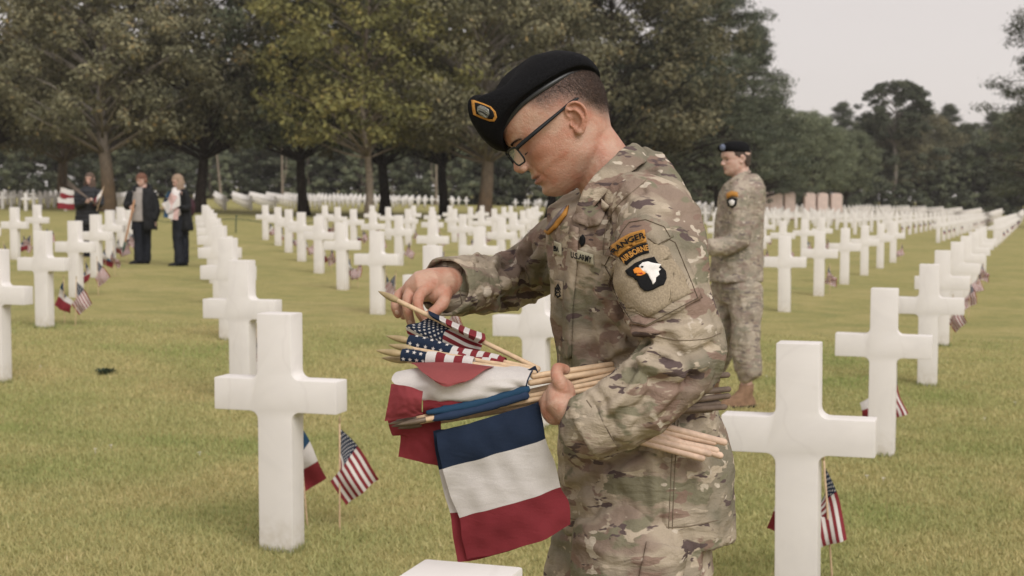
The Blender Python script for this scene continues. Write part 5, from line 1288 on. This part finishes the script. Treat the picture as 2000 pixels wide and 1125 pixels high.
# bare ends of sticks running back past the hand and elbow
GS = 'bare stick ends of the bundle'
for q, (x0, y0, x1, y1, d0, d1) in enumerate([(1040, 735, 1195, 712, 2.53, 2.57), (1035, 748, 1200, 722, 2.525, 2.56)]):
    stick_between(W(x0, y0, d0), W(x1, y1, d1), .0055, GS, ['uppermost bare stick passing under the thumb', 'second bare stick passing under the thumb'][q], False)
DW2 = plain('weathered_stick', (.15, .11, .085), .7, .25, .25, 60)
rs = random.Random(3)
for q, (x1, y1) in enumerate([(1418, 732), (1398, 742), (1420, 760), (1419, 773), (1400, 787), (1385, 800), (1412, 795)]):
    stick_between(W(x1-95, y1+rs.uniform(6, 16), 2.53), W(x1+4, y1, 2.56), .0052, GS, 'dark stick end poking out behind the elbow, %s from the top' % ordn(q+1), False, DW2)
for q, (x0, y0, x1, y1) in enumerate([(1240, 832, 1388, 862), (1238, 845, 1392, 878), (1235, 858, 1365, 893), (1255, 822, 1408, 862), (1250, 838, 1400, 888), (1245, 852, 1378, 884)]):
    stick_between(W(x0, y0, 2.53), W(x1+8, y1+2, 2.54-.008*(q % 3)), .0062, GS, 'pale stick end below the forearm against the jacket, %s one' % ordn(q+1), False, plain('pale_worn_stick', (.58, .42, .32), .6, .3, .2, 60) if q == 0 else MATS['pale_worn_stick'])
# ================================================================ the other people
def mkT(o, face_az, pitch, tilt=0., s=1.):
    """head frame: face_az = direction in the ground plane the face looks to"""
    h = np.array([math.cos(face_az), math.sin(face_az), 0]); z = np.array([0, 0, 1.])
    f = math.cos(pitch)*h-math.sin(pitch)*z; u = math.sin(pitch)*h+math.cos(pitch)*z; l = np.cross(u, f)
    M = np.stack([f, l, u], 1)*s; O = np.array(o); Mi = np.linalg.inv(M)
    return (lambda p: np.asarray(p)@M.T+O), (lambda V: (V-O)@Mi.T), f, l, u
def cloth_fuse(mb, vox, amp, sc, mat, name, parent, seed=1., sm=3):
    me = fuse(mb, vox, sm, .5); crumple(me, amp, sc, (1, 1, .6), seed); o = link(name, me, mat); return under2(o, parent)
def under2(o, p): o.parent = p; o.location = -p.location; return o
def ring_at(c, a, b, az, seg=28, n=2.3):
    t = np.linspace(0, 2*np.pi, seg, endpoint=False); f = np.array([math.cos(az), math.sin(az)]); l = np.array([-f[1], f[0]])
    u = a*np.sign(np.cos(t))*np.abs(np.cos(t))**(2/n); v = b*np.sign(np.sin(t))*np.abs(np.sin(t))**(2/n)
    return np.stack([c[0]+u*f[0]+v*l[0], c[1]+u*f[1]+v*l[1], np.full(seg, c[2])], 1)
def simple_hand(mb, w, d, side, s=1., curl=.6):
    """palm, four fingers and a thumb; w wrist, d direction, side = thumb direction"""
    w, d, side = np.array(w, float), np.array(d, float), np.array(side, float); d /= np.linalg.norm(d); side -= d*(side@d); side /= np.linalg.norm(side); nn = np.cross(d, side)
    mb.tube([w-d*.02, w, w+d*.04*s, w+d*.085*s], [.024*s, .024*s, .030*s, .028*s], 12, ell=[1, 1, 1, 1]); 
    for k, (o_, L) in enumerate(((.026, .072), (.009, .080), (-.009, .075), (-.025, .058))):
        p = w+d*.08*s+side*o_*s; a = p+d*L*.45*s+nn*.012*curl; b = p+d*L*.75*s+nn*.035*curl; c = p+d*L*.85*s+nn*.06*curl
        mb.tube(spline([p, a, b, c], 7), [.0085*s]*5+[.0078*s, .007*s], 8)
    p = w+d*.03*s+side*.024*s; mb.tube(spline([p, p+d*.03*s+side*.02*s, p+d*.06*s+side*.022*s+nn*.02*curl], 6), [.0105*s, .0105*s, .010*s, .0095*s, .009*s, .0075*s], 8)
def flat_hair(T, pts_rings, mat, name, parent, seed=0, strands_n=900, length=(.20, .30), spread=.01, fall=(0, 0, -1), back=.0, wid=.0035, wave=.010):
    pass
def shoe(mb, an, az, L=.26, s=1.):
    g = gz(an[0], an[1]); f = np.array([math.cos(az), math.sin(az)]); l = np.array([-f[1], f[0]]); rings = []
    for z, a, b, cx in ((.10, .045, .042, .0), (.07, .065, .044, .02), (.045, .115, .046, .055), (.02, .135, .048, .065), (0, .133, .047, .065)):
        t_ = np.linspace(0, 2*np.pi, 16, endpoint=False); rings.append(np.stack([an[0]+(cx+a*np.cos(t_))*f[0]+b*np.sin(t_)*l[0], an[1]+(cx+a*np.cos(t_))*f[1]+b*np.sin(t_)*l[1], np.full(16, g+z)], 1))
    mb.loft(rings)
def attrs0(me, lip=None):
    n = len(me.vertices)
    for k in ('stubble', 'blush', 'lip'): attr(me, k, np.zeros(n))
def finish_body(mb, T, Ti, parent, skin, vox=.0045):
    me = fuse(mb, vox, 4, .5); V = co(me); P = Ti(V); m = (np.abs(P[:, 0]) < .15) & (np.abs(P[:, 1]) < .11) & (P[:, 2] > -.11) & (P[:, 2] < .15)
    V[m] = T(face_detail(P[m])); setco(me, V); n = len(V); P = Ti(V)
    lip = m*np.exp(-(np.abs(P[:, 1])/.0225)**6)*np.exp(-((P[:, 2]+.0515)/.009)**4)*(P[:, 0] > .085)
    bl = m*(gs(P, (.085, .05, -.012), (.03, .03, .02))+gs(P, (.085, -.05, -.012), (.03, .03, .02))+gs(P, (.122, 0, -.016), (.012, .012, .01)))
    attr(me, 'lip', lip*.8); attr(me, 'stubble', np.zeros(n)); attr(me, 'blush', np.clip(bl, 0, 1)*.8); o = link('body', me, skin); under2(o, parent)
    for s in (1, -1):
        e = MB(); e.ball(T(np.array([[.0845, s*.031, .009]]))[0], .0068); b = e.build('eye', plain('dark_eye', (.03, .022, .018), .3, .4) if 'dark_eye' not in MATS else MATS['dark_eye'], None); under2(b, parent)
        e = MB(); e.tube(T(spline([(.1045, s*.014, .0255), (.102, s*.03, .0305), (.090, s*.046, .0265)], 8)), .0022, 6); b = e.build('eyebrow', HAIR1, None); under2(b, parent)
    return o
def hair_shell(T, keep, thick, mat, name, parent, rough=.004, lo=-.12, extra=None):
    """hair as a solid shell on the skull plus hanging locks"""
    mb = MB(); us = np.concatenate([np.linspace(lo, .10, 16), [.112, .123, .132, .138, .1415]]); seg = 48; rings = []
    for u in us:
        zc = (u-.035)/.107; k_ = math.sqrt(max(.02, 1-zc*zc)) if u > .035 else 1.; w = (.083 if u > 0 else .083+.08*(-u))*k_; a = (.113 if u > .0 else .104)*k_
        t = np.linspace(0, 2*np.pi, seg, endpoint=False); f = -.002+a*np.cos(t); l = w*np.sin(t)*1.04
        fr = keep(u)       # how far forward the hair comes
        f = np.minimum(f, fr+.006*np.cos(t*9)); rings.append(T(np.stack([f, l, np.full(seg, u)], 1)))
    mb.loft(rings)
    if extra: extra(mb)
    me = fuse(mb, .004, 3, .5); crumple(me, rough, 60, (1, 1, .25), 2.); o = link(name, me, mat); return under2(o, parent)

# ---- the far soldier
Y2 = 10.35
b2 = W(1440, 560, Y2)
s2 = empty('person', (b2.x, Y2, gz(b2.x, Y2)), 0, 'second man in camouflage uniform and black beret walking left among the crosses', 'person'); 
def P2(px, py, d=0.): return np.array(W(px, py, Y2+d))
az = R(180+12)
T2, T2i, f2_, l2_, u2_ = mkT(P2(1440, 313), R(180+12), R(5), s=1.0)
mb = MB(); head_shape(mb, T2)
mb.tube([T2((-.02, 0, -.03)), P2(1447, 345), P2(1450, 375)], [.056, .060, .07], 16)
mb.tube([P2(1448, 380), P2(1442, 460), P2(1437, 550)], [.085, .085, .10], 14)
SL, EL, WL = P2(1440, 378, -.17), P2(1442, 470, -.20), P2(1384, 483, -.23)
SR_, ER, WR = P2(1452, 378, .19), P2(1440, 470, .22), P2(1392, 486, .06)
mb.tube([SL, EL, WL], [.045, .036, .028], 10); mb.tube([SR_, ER, WR], [.045, .036, .028], 10); mb.tube([SL, SR_], [.05, .05], 10)
simple_hand(mb, P2(1380, 483, -.22), (-1, .3, -.05), (0, 0, 1)); simple_hand(mb, P2(1386, 486, .04), (-1, -.2, 0), (0, 0, 1))
HL2, HR2 = P2(1452, 560, -.09), P2(1424, 560, .10)
KL2, KR2 = P2(1456, 655, -.12), P2(1404, 655, .10)
AL2, AR2 = P2(1458, 765, -.10), P2(1392, 748, .30)
mb.tube([HL2, KL2, AL2], [.08, .055, .04], 10); mb.tube([HR2, KR2, AR2], [.08, .055, .04], 10)
finish_body(mb, T2, T2i, s2, SKIN2, .005)
mb = MB(); mb.loft([ring_at(P2(px, py), a, b, R(180+20)) for py, px, a, b in ((343, 1456, .07, .08), (352, 1456, .095, .13), (364, 1453, .115, .195), (385, 1450, .135, .205), (420, 1446, .145, .195), (470, 1442, .148, .18), (510, 1440, .165, .19), (548, 1437, .175, .195))])
mb.tube(spline([P2(1446, 368, -.13), P2(1442, 392, -.17), P2(1445, 430, -.19), P2(1443, 467, -.20), P2(1422, 479, -.215), P2(1388, 484, -.23)], 14), [.07, .076, .08, .08, .078, .076, .074, .074, .072, .068, .062, .058, .055, .055], 18)
mb.tube(spline([P2(1455, 368, .13), P2(1450, 400, .18), P2(1442, 468, .22), P2(1396, 486, .07)], 10), [.07, .078, .078, .076, .074, .07, .066, .06, .056, .054], 18)
j2m = fuse(mb, .008, 3, .5); crumple(j2m, .018, 11, (1, 1, .6), 3.); crumple(j2m, .006, 26, (1, 1, .6), 5.); j2 = under2(link('jacket', j2m, CAMO2), s2); J2B = bvh_of(j2m)
mb = MB(); cp = spline([P2(1428, 356, -.06), P2(1440, 346, -.07), P2(1456, 338, -.05), P2(1464, 335, 0), P2(1456, 340, .05), P2(1436, 352, .06)], 16); mb.tube(cp, .016, 8, ell=[.6]*16); o = mb.build('collar', CAMO2); o.parent = j2
d_ = decal('tab_patch', J2B, [(1420, 379), (1430, 374), (1441, 376), (1441, 385), (1430, 383), (1421, 388)], .006, .004, GOLD, j2, 3)
d_ = decal('eagle_patch', J2B, [(1421, 390), (1430, 386), (1440, 388), (1439, 400), (1431, 407), (1423, 402)], .006, .004, BLACKT, j2, 3); decal('eagle_head', J2B, [(1425, 393), (1432, 390), (1436, 393), (1433, 401), (1428, 402)], .011, .002, WHITET, d_, 3)
mb = MB(); mb.loft([ring_at(P2(1440, 535), .13, .155, R(200)), ring_at(P2(1440, 560), .14, .165, R(200)), ring_at(P2(1438, 590), .12, .16, R(200))])
for h, k, a in ((HL2, KL2, AL2), (HR2, KR2, AR2)):
    mb.tube(spline([h, (h+k)/2+[.01, 0, 0], k, (k+a)/2+[.015, 0, 0], a+[0, 0, .11]], 12), [.12, .118, .112, .106, .10, .098, .096, .094, .092, .092, .090, .072], 18)
cloth_fuse(mb, .009, .026, 9, CAMO2, 'trousers', s2, 6.)
for a, yw in ((AL2, R(200)), (AR2, R(200))):
    o = boot(Vector(a), yw); under2(o, s2)
mb = MB(); r_ = []
for u in np.linspace(-.045, .062, 12):
    t = np.linspace(0, 2*np.pi, 44, endpoint=False); fr = np.interp(u, [-.045, .0, .03, .062], [-.045, -.028, .035, .075]); f = np.minimum(-.002+.1*np.cos(t)*np.interp(u, [-.05, .03], [.86, 1]), fr); r_.append(T2(np.stack([f, .0785*np.interp(u, [-.05, .0], [.90, 1])*np.sin(t), np.full(44, u)], 1)))
mb.loft(r_); hm = mb.mesh('hair'); under2(link('hair', hm, HAIR1), s2)
mb = MB(); r_ = []                                                     # beret: pulled down to his right
for k, (dz, fa, fb, w, df, dl, tl) in enumerate(((.050, .112, .100, .083, .0, 0, .10), (.060, .120, .104, .092, .004, -.004, .12), (.075, .128, .106, .098, .006, -.012, .14), (.098, .122, .100, .090, .004, -.016, .14), (.118, .098, .084, .072, 0, -.018, .12), (.130, .060, .055, .045, -.004, -.018, .08), (.134, .015, .015, .012, -.006, -.018, 0))):
    t = np.linspace(0, 2*np.pi, 40, endpoint=False); f = np.where(np.cos(t) > 0, fa, fb)*np.cos(t)+df; l = w*np.sin(t)+dl; r_.append(T2(np.stack([f, l, dz+tl*l+.14*f*(1 if k < 4 else .6)], 1)))
mb.loft(r_); be = mb.build('beret', WOOL); under2(be, s2)
mb = MB(); mb.ball(T2(np.array([[.119, .050, .097]]))[0], (.02, .020, .024)); o = mb.build('beret_badge', plain('blue_grey_badge', (.11, .13, .19), .6, .3, .5, 160)); under2(o, s2)

# ---- three women at the left
def coatmat(n, c, v=.3): return plain(n, c, .75, .25, v, 14, .3)
BLACKC, NAVYC, GREYC, PUFF = coatmat('black_coat_cloth', (.009, .0095, .011)), coatmat('dark_navy_cloth', (.010, .012, .018)), coatmat('beige_knit', (.30, .27, .25), .1), coatmat('charcoal_quilt', (.026, .027, .031))
WHT = coatmat('white_blouse_cloth', (.66, .62, .60), .05)
H_BROWN, H_RED, H_BLOND = hairmat('long_brown_hair', (.055, .035, .025), (.13, .085, .062)), hairmat('auburn_hair', (.085, .035, .022), (.19, .085, .05)), hairmat('blonde_hair', (.17, .115, .08), (.36, .26, .18))
def woman(px, Y, lab, head, faz, pit, mat_legs, legs, shoesaz):
    b = W(px, 440, Y); t = empty('person', (b.x, Y, gz(b.x, Y)), 0, lab, 'person')
    def Pw(x, y, d=0.): return np.array(W(x, y, Y+d))
    T, Ti, f, l, u = mkT(Pw(*head), faz, pit, s=.94); mb = MB(); head_shape(mb, T)
    mb.tube([T((-.02, 0, -.03)), T((-.025, 0, -.10)), Pw(px, head[1]+34)], [.048, .050, .08], 12)
    m2 = MB()
    for (hx, kx, ax, dd) in legs:
        h, k, a = Pw(hx, 428, dd), Pw(kx, 468, dd), Pw(ax, 508, dd); a[2] = gz(a[0], a[1])+.08
        mb.tube([h, k, a], [.08, .05, .035], 10); m2.tube(spline([h, (h+k)/2, k, (k+a)/2, a+[0, 0, -.02]], 10), [.105, .10, .094, .088, .082, .078, .076, .076, .078, .08], 16)
        ms = MB(); shoe(ms, a, shoesaz); o = ms.build('shoe', BLACKC); under2(o, t)
    m2.ball(Pw((legs[0][0]+legs[1][0])/2, 426), (.14, .15, .13))
    cloth_fuse(m2, .010, .016, 9, mat_legs, 'trousers', t, 2.)
    return t, Pw, T, Ti, mb
def strandlocks(T, roots, mat, name, parent, n=260, L=(.22, .32), seed=1, out=.012):
    """long hanging locks"""
    rr = np.random.default_rng(seed); mb = MB()
    for q in range(n):
        k = rr.random(); f, l, u = roots(k, rr); p = T(np.array([[f, l, u]]))[0]; LL = L[0]+(L[1]-L[0])*rr.random()
        o_ = T(np.array([[f*1.3, l*1.25, u]]))[0]-p; o_ /= np.linalg.norm(o_)+1e-9; pts = [p+o_*(.012*min(1, s_*4)+out*rr.random()*s_)+np.array([.006*math.sin(s_*7+q), .006*math.cos(s_*5+q), -LL*s_]) for s_ in np.linspace(0, 1, 6)]
        mb.tube(pts, [.006, .0075, .0075, .0065, .005, .002], 5)
    o = mb.build(name, mat); return under2(o, parent)
def hang_flag(name, kind, par, corner, ux, uz, mats, wob=.02):
    c = np.array(corner); ux, uz = np.array(ux, float), np.array(uz, float)
    def fn(u, v): return c+ux*u+uz*v+np.array([0, wob*math.sin(u*5+v*3), .25*wob*math.sin(u*7)])
    V, Q, mi = cloth_grid(fn, 12, 12, {'v': lambda u, v: 2 if u < .33 else (1 if u < .66 else 0), 'h': lambda u, v: (1 if v < .5 else 0)}[kind]); me = mesh_np(name, V-np.array(tuple(par.location)), Q)
    for m in mats: me.materials.append(m)
    me.polygons.foreach_set('material_index', np.array(mi, np.int32)); return link(name, me, parent=par)

# blonde woman
t, Pw, T, Ti, mb = woman(352, 26.4, 'blonde woman in black cardigan and white top looking down at flags', (348, 354), R(180+35), R(22), NAVYC, [(348, 346, 350, -.07), (356, 360, 360, .09)], R(190))
w3 = t
SLw, ELw, WLw = Pw(362, 378, -.14), Pw(366, 406, -.16), Pw(345, 402, -.32)
SRw, ERw, WRw = Pw(336, 380, .14), Pw(326, 402, .12), Pw(334, 396, -.12)
mb.tube([SLw, ELw, WLw], [.04, .034, .026], 8); mb.tube([SRw, ERw, WRw], [.04, .034, .026], 8); mb.tube([SLw, SRw], [.05, .05], 8); mb.tube([Pw(350, 376), Pw(350, 425)], [.10, .12], 10)
simple_hand(mb, WLw, (-1, -.1, .1), (0, 0, 1), .9); simple_hand(mb, WRw, (-.6, -.6, 0), (0, 0, 1), .9)
finish_body(mb, T, Ti, t, SKIN2)
mb = MB(); mb.loft([ring_at(Pw(x, y), a, b, R(200)) for y, x, a, b in ((366, 345, .06, .06), (374, 346, .10, .12), (386, 345, .125, .14), (402, 345, .12, .14), (425, 348, .13, .15), (432, 348, .13, .15))]); cloth_fuse(mb, .009, .008, 12, WHT, 'blouse', t)
mb = MB(); mb.loft([ring_at(Pw(x, y, .03), a, b, R(205)) for y, x, a, b in ((370, 357, .07, .12), (378, 356, .10, .17), (400, 358, .11, .17), (425, 361, .12, .18), (446, 363, .13, .18), (450, 363, .12, .17))])
mb.tube(spline([SLw+[0, 0, .02], ELw, WLw], 8), [.065, .065, .062, .06, .056, .052, .048, .042], 12); mb.tube(spline([SRw+[0, 0, .02], ERw, WRw], 8), [.065, .062, .06, .056, .054, .05, .046, .042], 12)
cloth_fuse(mb, .009, .016, 10, BLACKC, 'cardigan', t, 4.)
hair_shell(T, lambda u: .16 if u > .085 else (.105 if u > .062 else .045), 0, H_BLOND, 'hair', t, .004, -.08)
strandlocks(T, lambda k, rr: (-.06+.11*rr.random(), (.078 if k < .5 else -.078), -.01+.03*rr.random()), H_BLOND, 'hair_locks', t, 110, (.17, .26), 3)
bp = empty('backpack', Pw(372, 405, .18), 0, 'dark maroon shoulder bag on the back of the blonde woman', 'bag'); mb = MB(); mb.ball((0, 0, 0), (.09, .12, .17)); mb.ball((-.04, -.02, -.06), (.07, .10, .09)); mb.build('bag_body', coatmat('maroon_nylon', (.045, .018, .024)), bp)
mb = MB(); mb.tube(spline([(0.02, -.05, .15), (-.06, -.12, .24), (-.12, -.2, .18), (-.10, -.16, 0), (-.02, -.08, -.10)], 14), .014, 6); mb.build('strap', BLACKC, bp)
fb = empty('flag_bundle', Pw(332, 405, -.34), 0, 'armful of small French flags with pinkish cloth held by the blonde woman', 'flags')
rr = random.Random(8)
for k in range(6):
    a = rr.uniform(-.6, .6); mb = MB(); mb.tube([(.12, .02*k-.05, -.02*k+.05), (-.12-.05*rr.random(), .02*k-.05, .10*math.sin(a)+.02)], .006, 6); mb.build('stick', WOOD, fb)
PINKC = plain('pale_pink_cotton', (.52, .36, .34), .9, .1, .15, 20)
for k, (x, y, ux, uz, m_) in enumerate(((318, 390, (.22, 0, .06), (.05, -.02, -.20), (RED_C, WHITE_C, BLUE_C)), (322, 402, (.25, 0, -.05), (-.02, -.04, -.20), (PINKC, WHITE_C, BLUEL_C)), (316, 398, (.18, 0, .10), (.10, -.05, -.18), (PINKC, WHITE_C, WHITE_C)), (330, 395, (.20, 0, .10), (0, -.05, -.16), (WHITE_C, WHITE_C, PINKC)), (322, 384, (.16, 0, -.10), (.06, 0, .10), (PINKC, PINKC, BLUEL_C)))):
    hang_flag('cloth', 'v', fb, Pw(x, y, -.37-.012*k), ux, uz, m_)

# auburn-haired woman with the long stick
t, Pw, T, Ti, mb = woman(277, 26.8, 'short-haired auburn woman in open black coat leaning on a wooden stick', (277, 352), R(180+52), R(18), NAVYC, [(270, 270, 271, -.05), (286, 287, 286, .05)], R(225))
w2 = t
SLw, ELw, WLw = Pw(298, 380, -.05), Pw(305, 410, -.08), Pw(302, 432, -.12)
SRw, ERw, WRw = Pw(256, 380, -.02), Pw(248, 402, -.08), Pw(259, 399, -.26)
mb.tube([SLw, ELw, WLw], [.04, .034, .026], 8); mb.tube([SRw, ERw, WRw], [.04, .034, .026], 8); mb.tube([SLw, SRw], [.05, .05], 8); mb.tube([Pw(277, 376), Pw(277, 425)], [.11, .13], 10)
simple_hand(mb, WLw, (0, 0, -1), (-1, 0, 0), .9); simple_hand(mb, WRw, (.1, -.5, -.6), (-1, 0, 0), .95, 1.)
finish_body(mb, T, Ti, t, SKIN2)
mb = MB(); mb.loft([ring_at(Pw(x, y, -.03), a, b, R(235)) for y, x, a, b in ((366, 275, .065, .07), (376, 274, .12, .12), (400, 273, .145, .13), (428, 274, .155, .14), (432, 274, .15, .14))]); cloth_fuse(mb, .009, .006, 12, GREYC, 'jumper', t)
mb = MB(); c_ = []
for y, x, a, b in ((366, 280, .09, .13), (374, 280, .125, .20), (395, 280, .15, .235), (420, 281, .165, .26), (448, 282, .175, .28)):
    az_ = R(235); ts = np.linspace(R(32), R(328), 30); f = np.array([math.cos(az_), math.sin(az_)]); l = np.array([-f[1], f[0]]); cen = Pw(x, y)
    o_ = [(cen[0]+a*math.cos(q)*f[0]+b*math.sin(q)*l[0], cen[1]+a*math.cos(q)*f[1]+b*math.sin(q)*l[1], cen[2]) for q in ts]
    i_ = [(cen[0]+(a-.025)*math.cos(q)*f[0]+(b-.025)*math.sin(q)*l[0], cen[1]+(a-.025)*math.cos(q)*f[1]+(b-.025)*math.sin(q)*l[1], cen[2]) for q in ts[::-1]]
    c_.append(np.array(o_+i_))
mb.loft(c_); mb.tube(spline([SLw+[0, 0, .01], ELw, WLw+[0, 0, .03]], 8), [.075, .075, .072, .07, .066, .064, .062, .06], 12); mb.tube(spline([SRw+[0, 0, .01], ERw, WRw], 8), [.075, .075, .072, .068, .064, .06, .055, .05], 12)
cloth_fuse(mb, .009, .018, 9, BLACKC, 'coat', t, 5.)
mb = MB(); mb.tube(spline([Pw(262, 372, -.1), Pw(266, 364, 0), Pw(290, 362, .1), Pw(294, 372, -.05)], 12), .035, 8); cloth_fuse(mb, .009, .01, 14, BLACKC, 'hood', t, 5.)
hair_shell(T, lambda u: .16 if u > .07 else (.112 if u > .045 else .012), 0, H_RED, 'hair', t, .006, -.055)
st_ = empty('walking_stick', Pw(262, 394, -.34), 0, 'long pale wooden stick held by the auburn-haired woman, dark green at its lower end', 'stick'); a_ = np.zeros(3); b_ = Pw(240, 492, -.5)-np.array(tuple(st_.location)); b_[2] = max(b_[2], gz(-7, 26.3)-st_.location.z)
mb = MB(); mb.tube([a_+(b_-a_)*-.03, a_+(b_-a_)*.4, a_+(b_-a_)*.8], .020, 8); mb.build('shaft', plain('ash_wood', (.36, .20, .11), .6, .3), st_)
mb = MB(); mb.tube([a_+(b_-a_)*.8, a_+(b_-a_)*.9, b_], [.022, .024, .018], 8); mb.build('ferrule', GREENM, st_)

# long-haired woman behind the crosses
t, Pw, T, Ti, mb = woman(172, 29.0, 'long-haired woman in charcoal padded coat half hidden behind crosses', (176, 350), R(180+68), R(8), BLACKC, [(166, 166, 166, -.05), (180, 180, 180, .05)], R(250))
w1 = t
SLw, ELw, WLw = Pw(192, 375, -.05), Pw(196, 398, -.1), Pw(184, 392, -.3)
SRw, ERw, WRw = Pw(154, 375, -.05), Pw(150, 400, -.1), Pw(166, 394, -.3)
mb.tube([SLw, ELw, WLw], [.04, .034, .026], 8); mb.tube([SRw, ERw, WRw], [.04, .034, .026], 8); mb.tube([SLw, SRw], [.05, .05], 8); mb.tube([Pw(173, 376), Pw(173, 425)], [.11, .13], 10)
simple_hand(mb, WLw, (-.8, -.4, .1), (0, 0, 1), .9); simple_hand(mb, WRw, (.8, -.4, .0), (0, 0, 1), .9)
finish_body(mb, T, Ti, t, SKIN2)
mb = MB(); mb.loft([ring_at(Pw(x, y), a, b, R(250)) for y, x, a, b in ((364, 174, .08, .08), (371, 173, .12, .19), (385, 172, .145, .21), (410, 171, .155, .22), (430, 170, .17, .24), (438, 170, .165, .235))])
mb.tube(spline([SLw, ELw, WLw], 8), [.078, .076, .074, .07, .066, .062, .056, .05], 12); mb.tube(spline([SRw, ERw, WRw], 8), [.078, .076, .074, .07, .066, .062, .056, .05], 12)
pm = fuse(mb, .009, 3, .5); V = co(pm); N_ = nrm(pm); V += N_*(.012*np.abs(np.sin(V[:, 2]*38)))[:, None]; setco(pm, V); under2(link('padded_coat', pm, PUFF), t)
hair_shell(T, lambda u: .16 if u > .075 else (.108 if u > .05 else .045), 0, H_BROWN, 'hair', t, .004, -.09)
strandlocks(T, lambda k, rr: (-.05+.12*rr.random(), (.074 if k < .5 else -.074), .0+.03*rr.random()), H_BROWN, 'hair_locks', t, 150, (.28, .40), 4)
fb = empty('flag_bundle', Pw(160, 388, -.42), 0, 'two French flags on long sticks pointing left, held by the long-haired woman', 'flags')
L0 = np.array(tuple(fb.location))
for k in range(3):
    mb = MB(); mb.tube([Pw(190, 403-2*k, -.40-.01*k)-L0, Pw(132, 352+5*k, -.44-.02*k)-L0], .010, 6); mb.build('stick', plain('grey_stick', (.14, .11, .09), .7, .2) if 'grey_stick' not in MATS else MATS['grey_stick'], fb)
hang_flag('cloth', 'h', fb, Pw(118, 366, -.44), (.26, 0, -.06), (-.02, 0, -.20), (RED_C, WHITE_C, BLUE_C)); hang_flag('cloth', 'h', fb, Pw(112, 385, -.46), (.32, 0, -.02), (.0, -.02, -.22), (RED_C, WHITE_C, BLUE_C))
fb = empty('flag_bundle', Pw(192, 395, -.40), 0, 'small French flag held upright in the left hand of the long-haired woman', 'flags'); L0 = np.array(tuple(fb.location))
mb = MB(); mb.tube([Pw(189, 412, -.40)-L0, Pw(203, 364, -.42)-L0], .007, 6); mb.build('stick', WOOD, fb); hang_flag('cloth', 'v', fb, Pw(201, 368, -.42), (-.16, 0, -.20), (-.03, 0, -.14), (RED_C, WHITE_C, WHITE_C))
# ================================================================ added haze volume: lightens the dark tones of the far trees
hz_t = bpy.data.materials.new('added_haze'); hz_t.use_nodes = True; hn = hz_t.node_tree; hn.nodes.clear()
ho = hn.nodes.new('ShaderNodeOutputMaterial'); hv = hn.nodes.new('ShaderNodeVolumePrincipled'); hv.inputs['Color'].default_value = (.96, .93, .90, 1); hv.inputs['Density'].default_value = .0003
hn.links.new(hv.outputs[0], ho.inputs['Volume'])
mb = MB(); mb.box((0, 185, 11), (560, 450, 42)); ho_ = mb.build('haze', hz_t, smooth=False); tag(ho_, 'added thin pale haze volume that lightens the dark far trees', 'haze', kind='stuff')
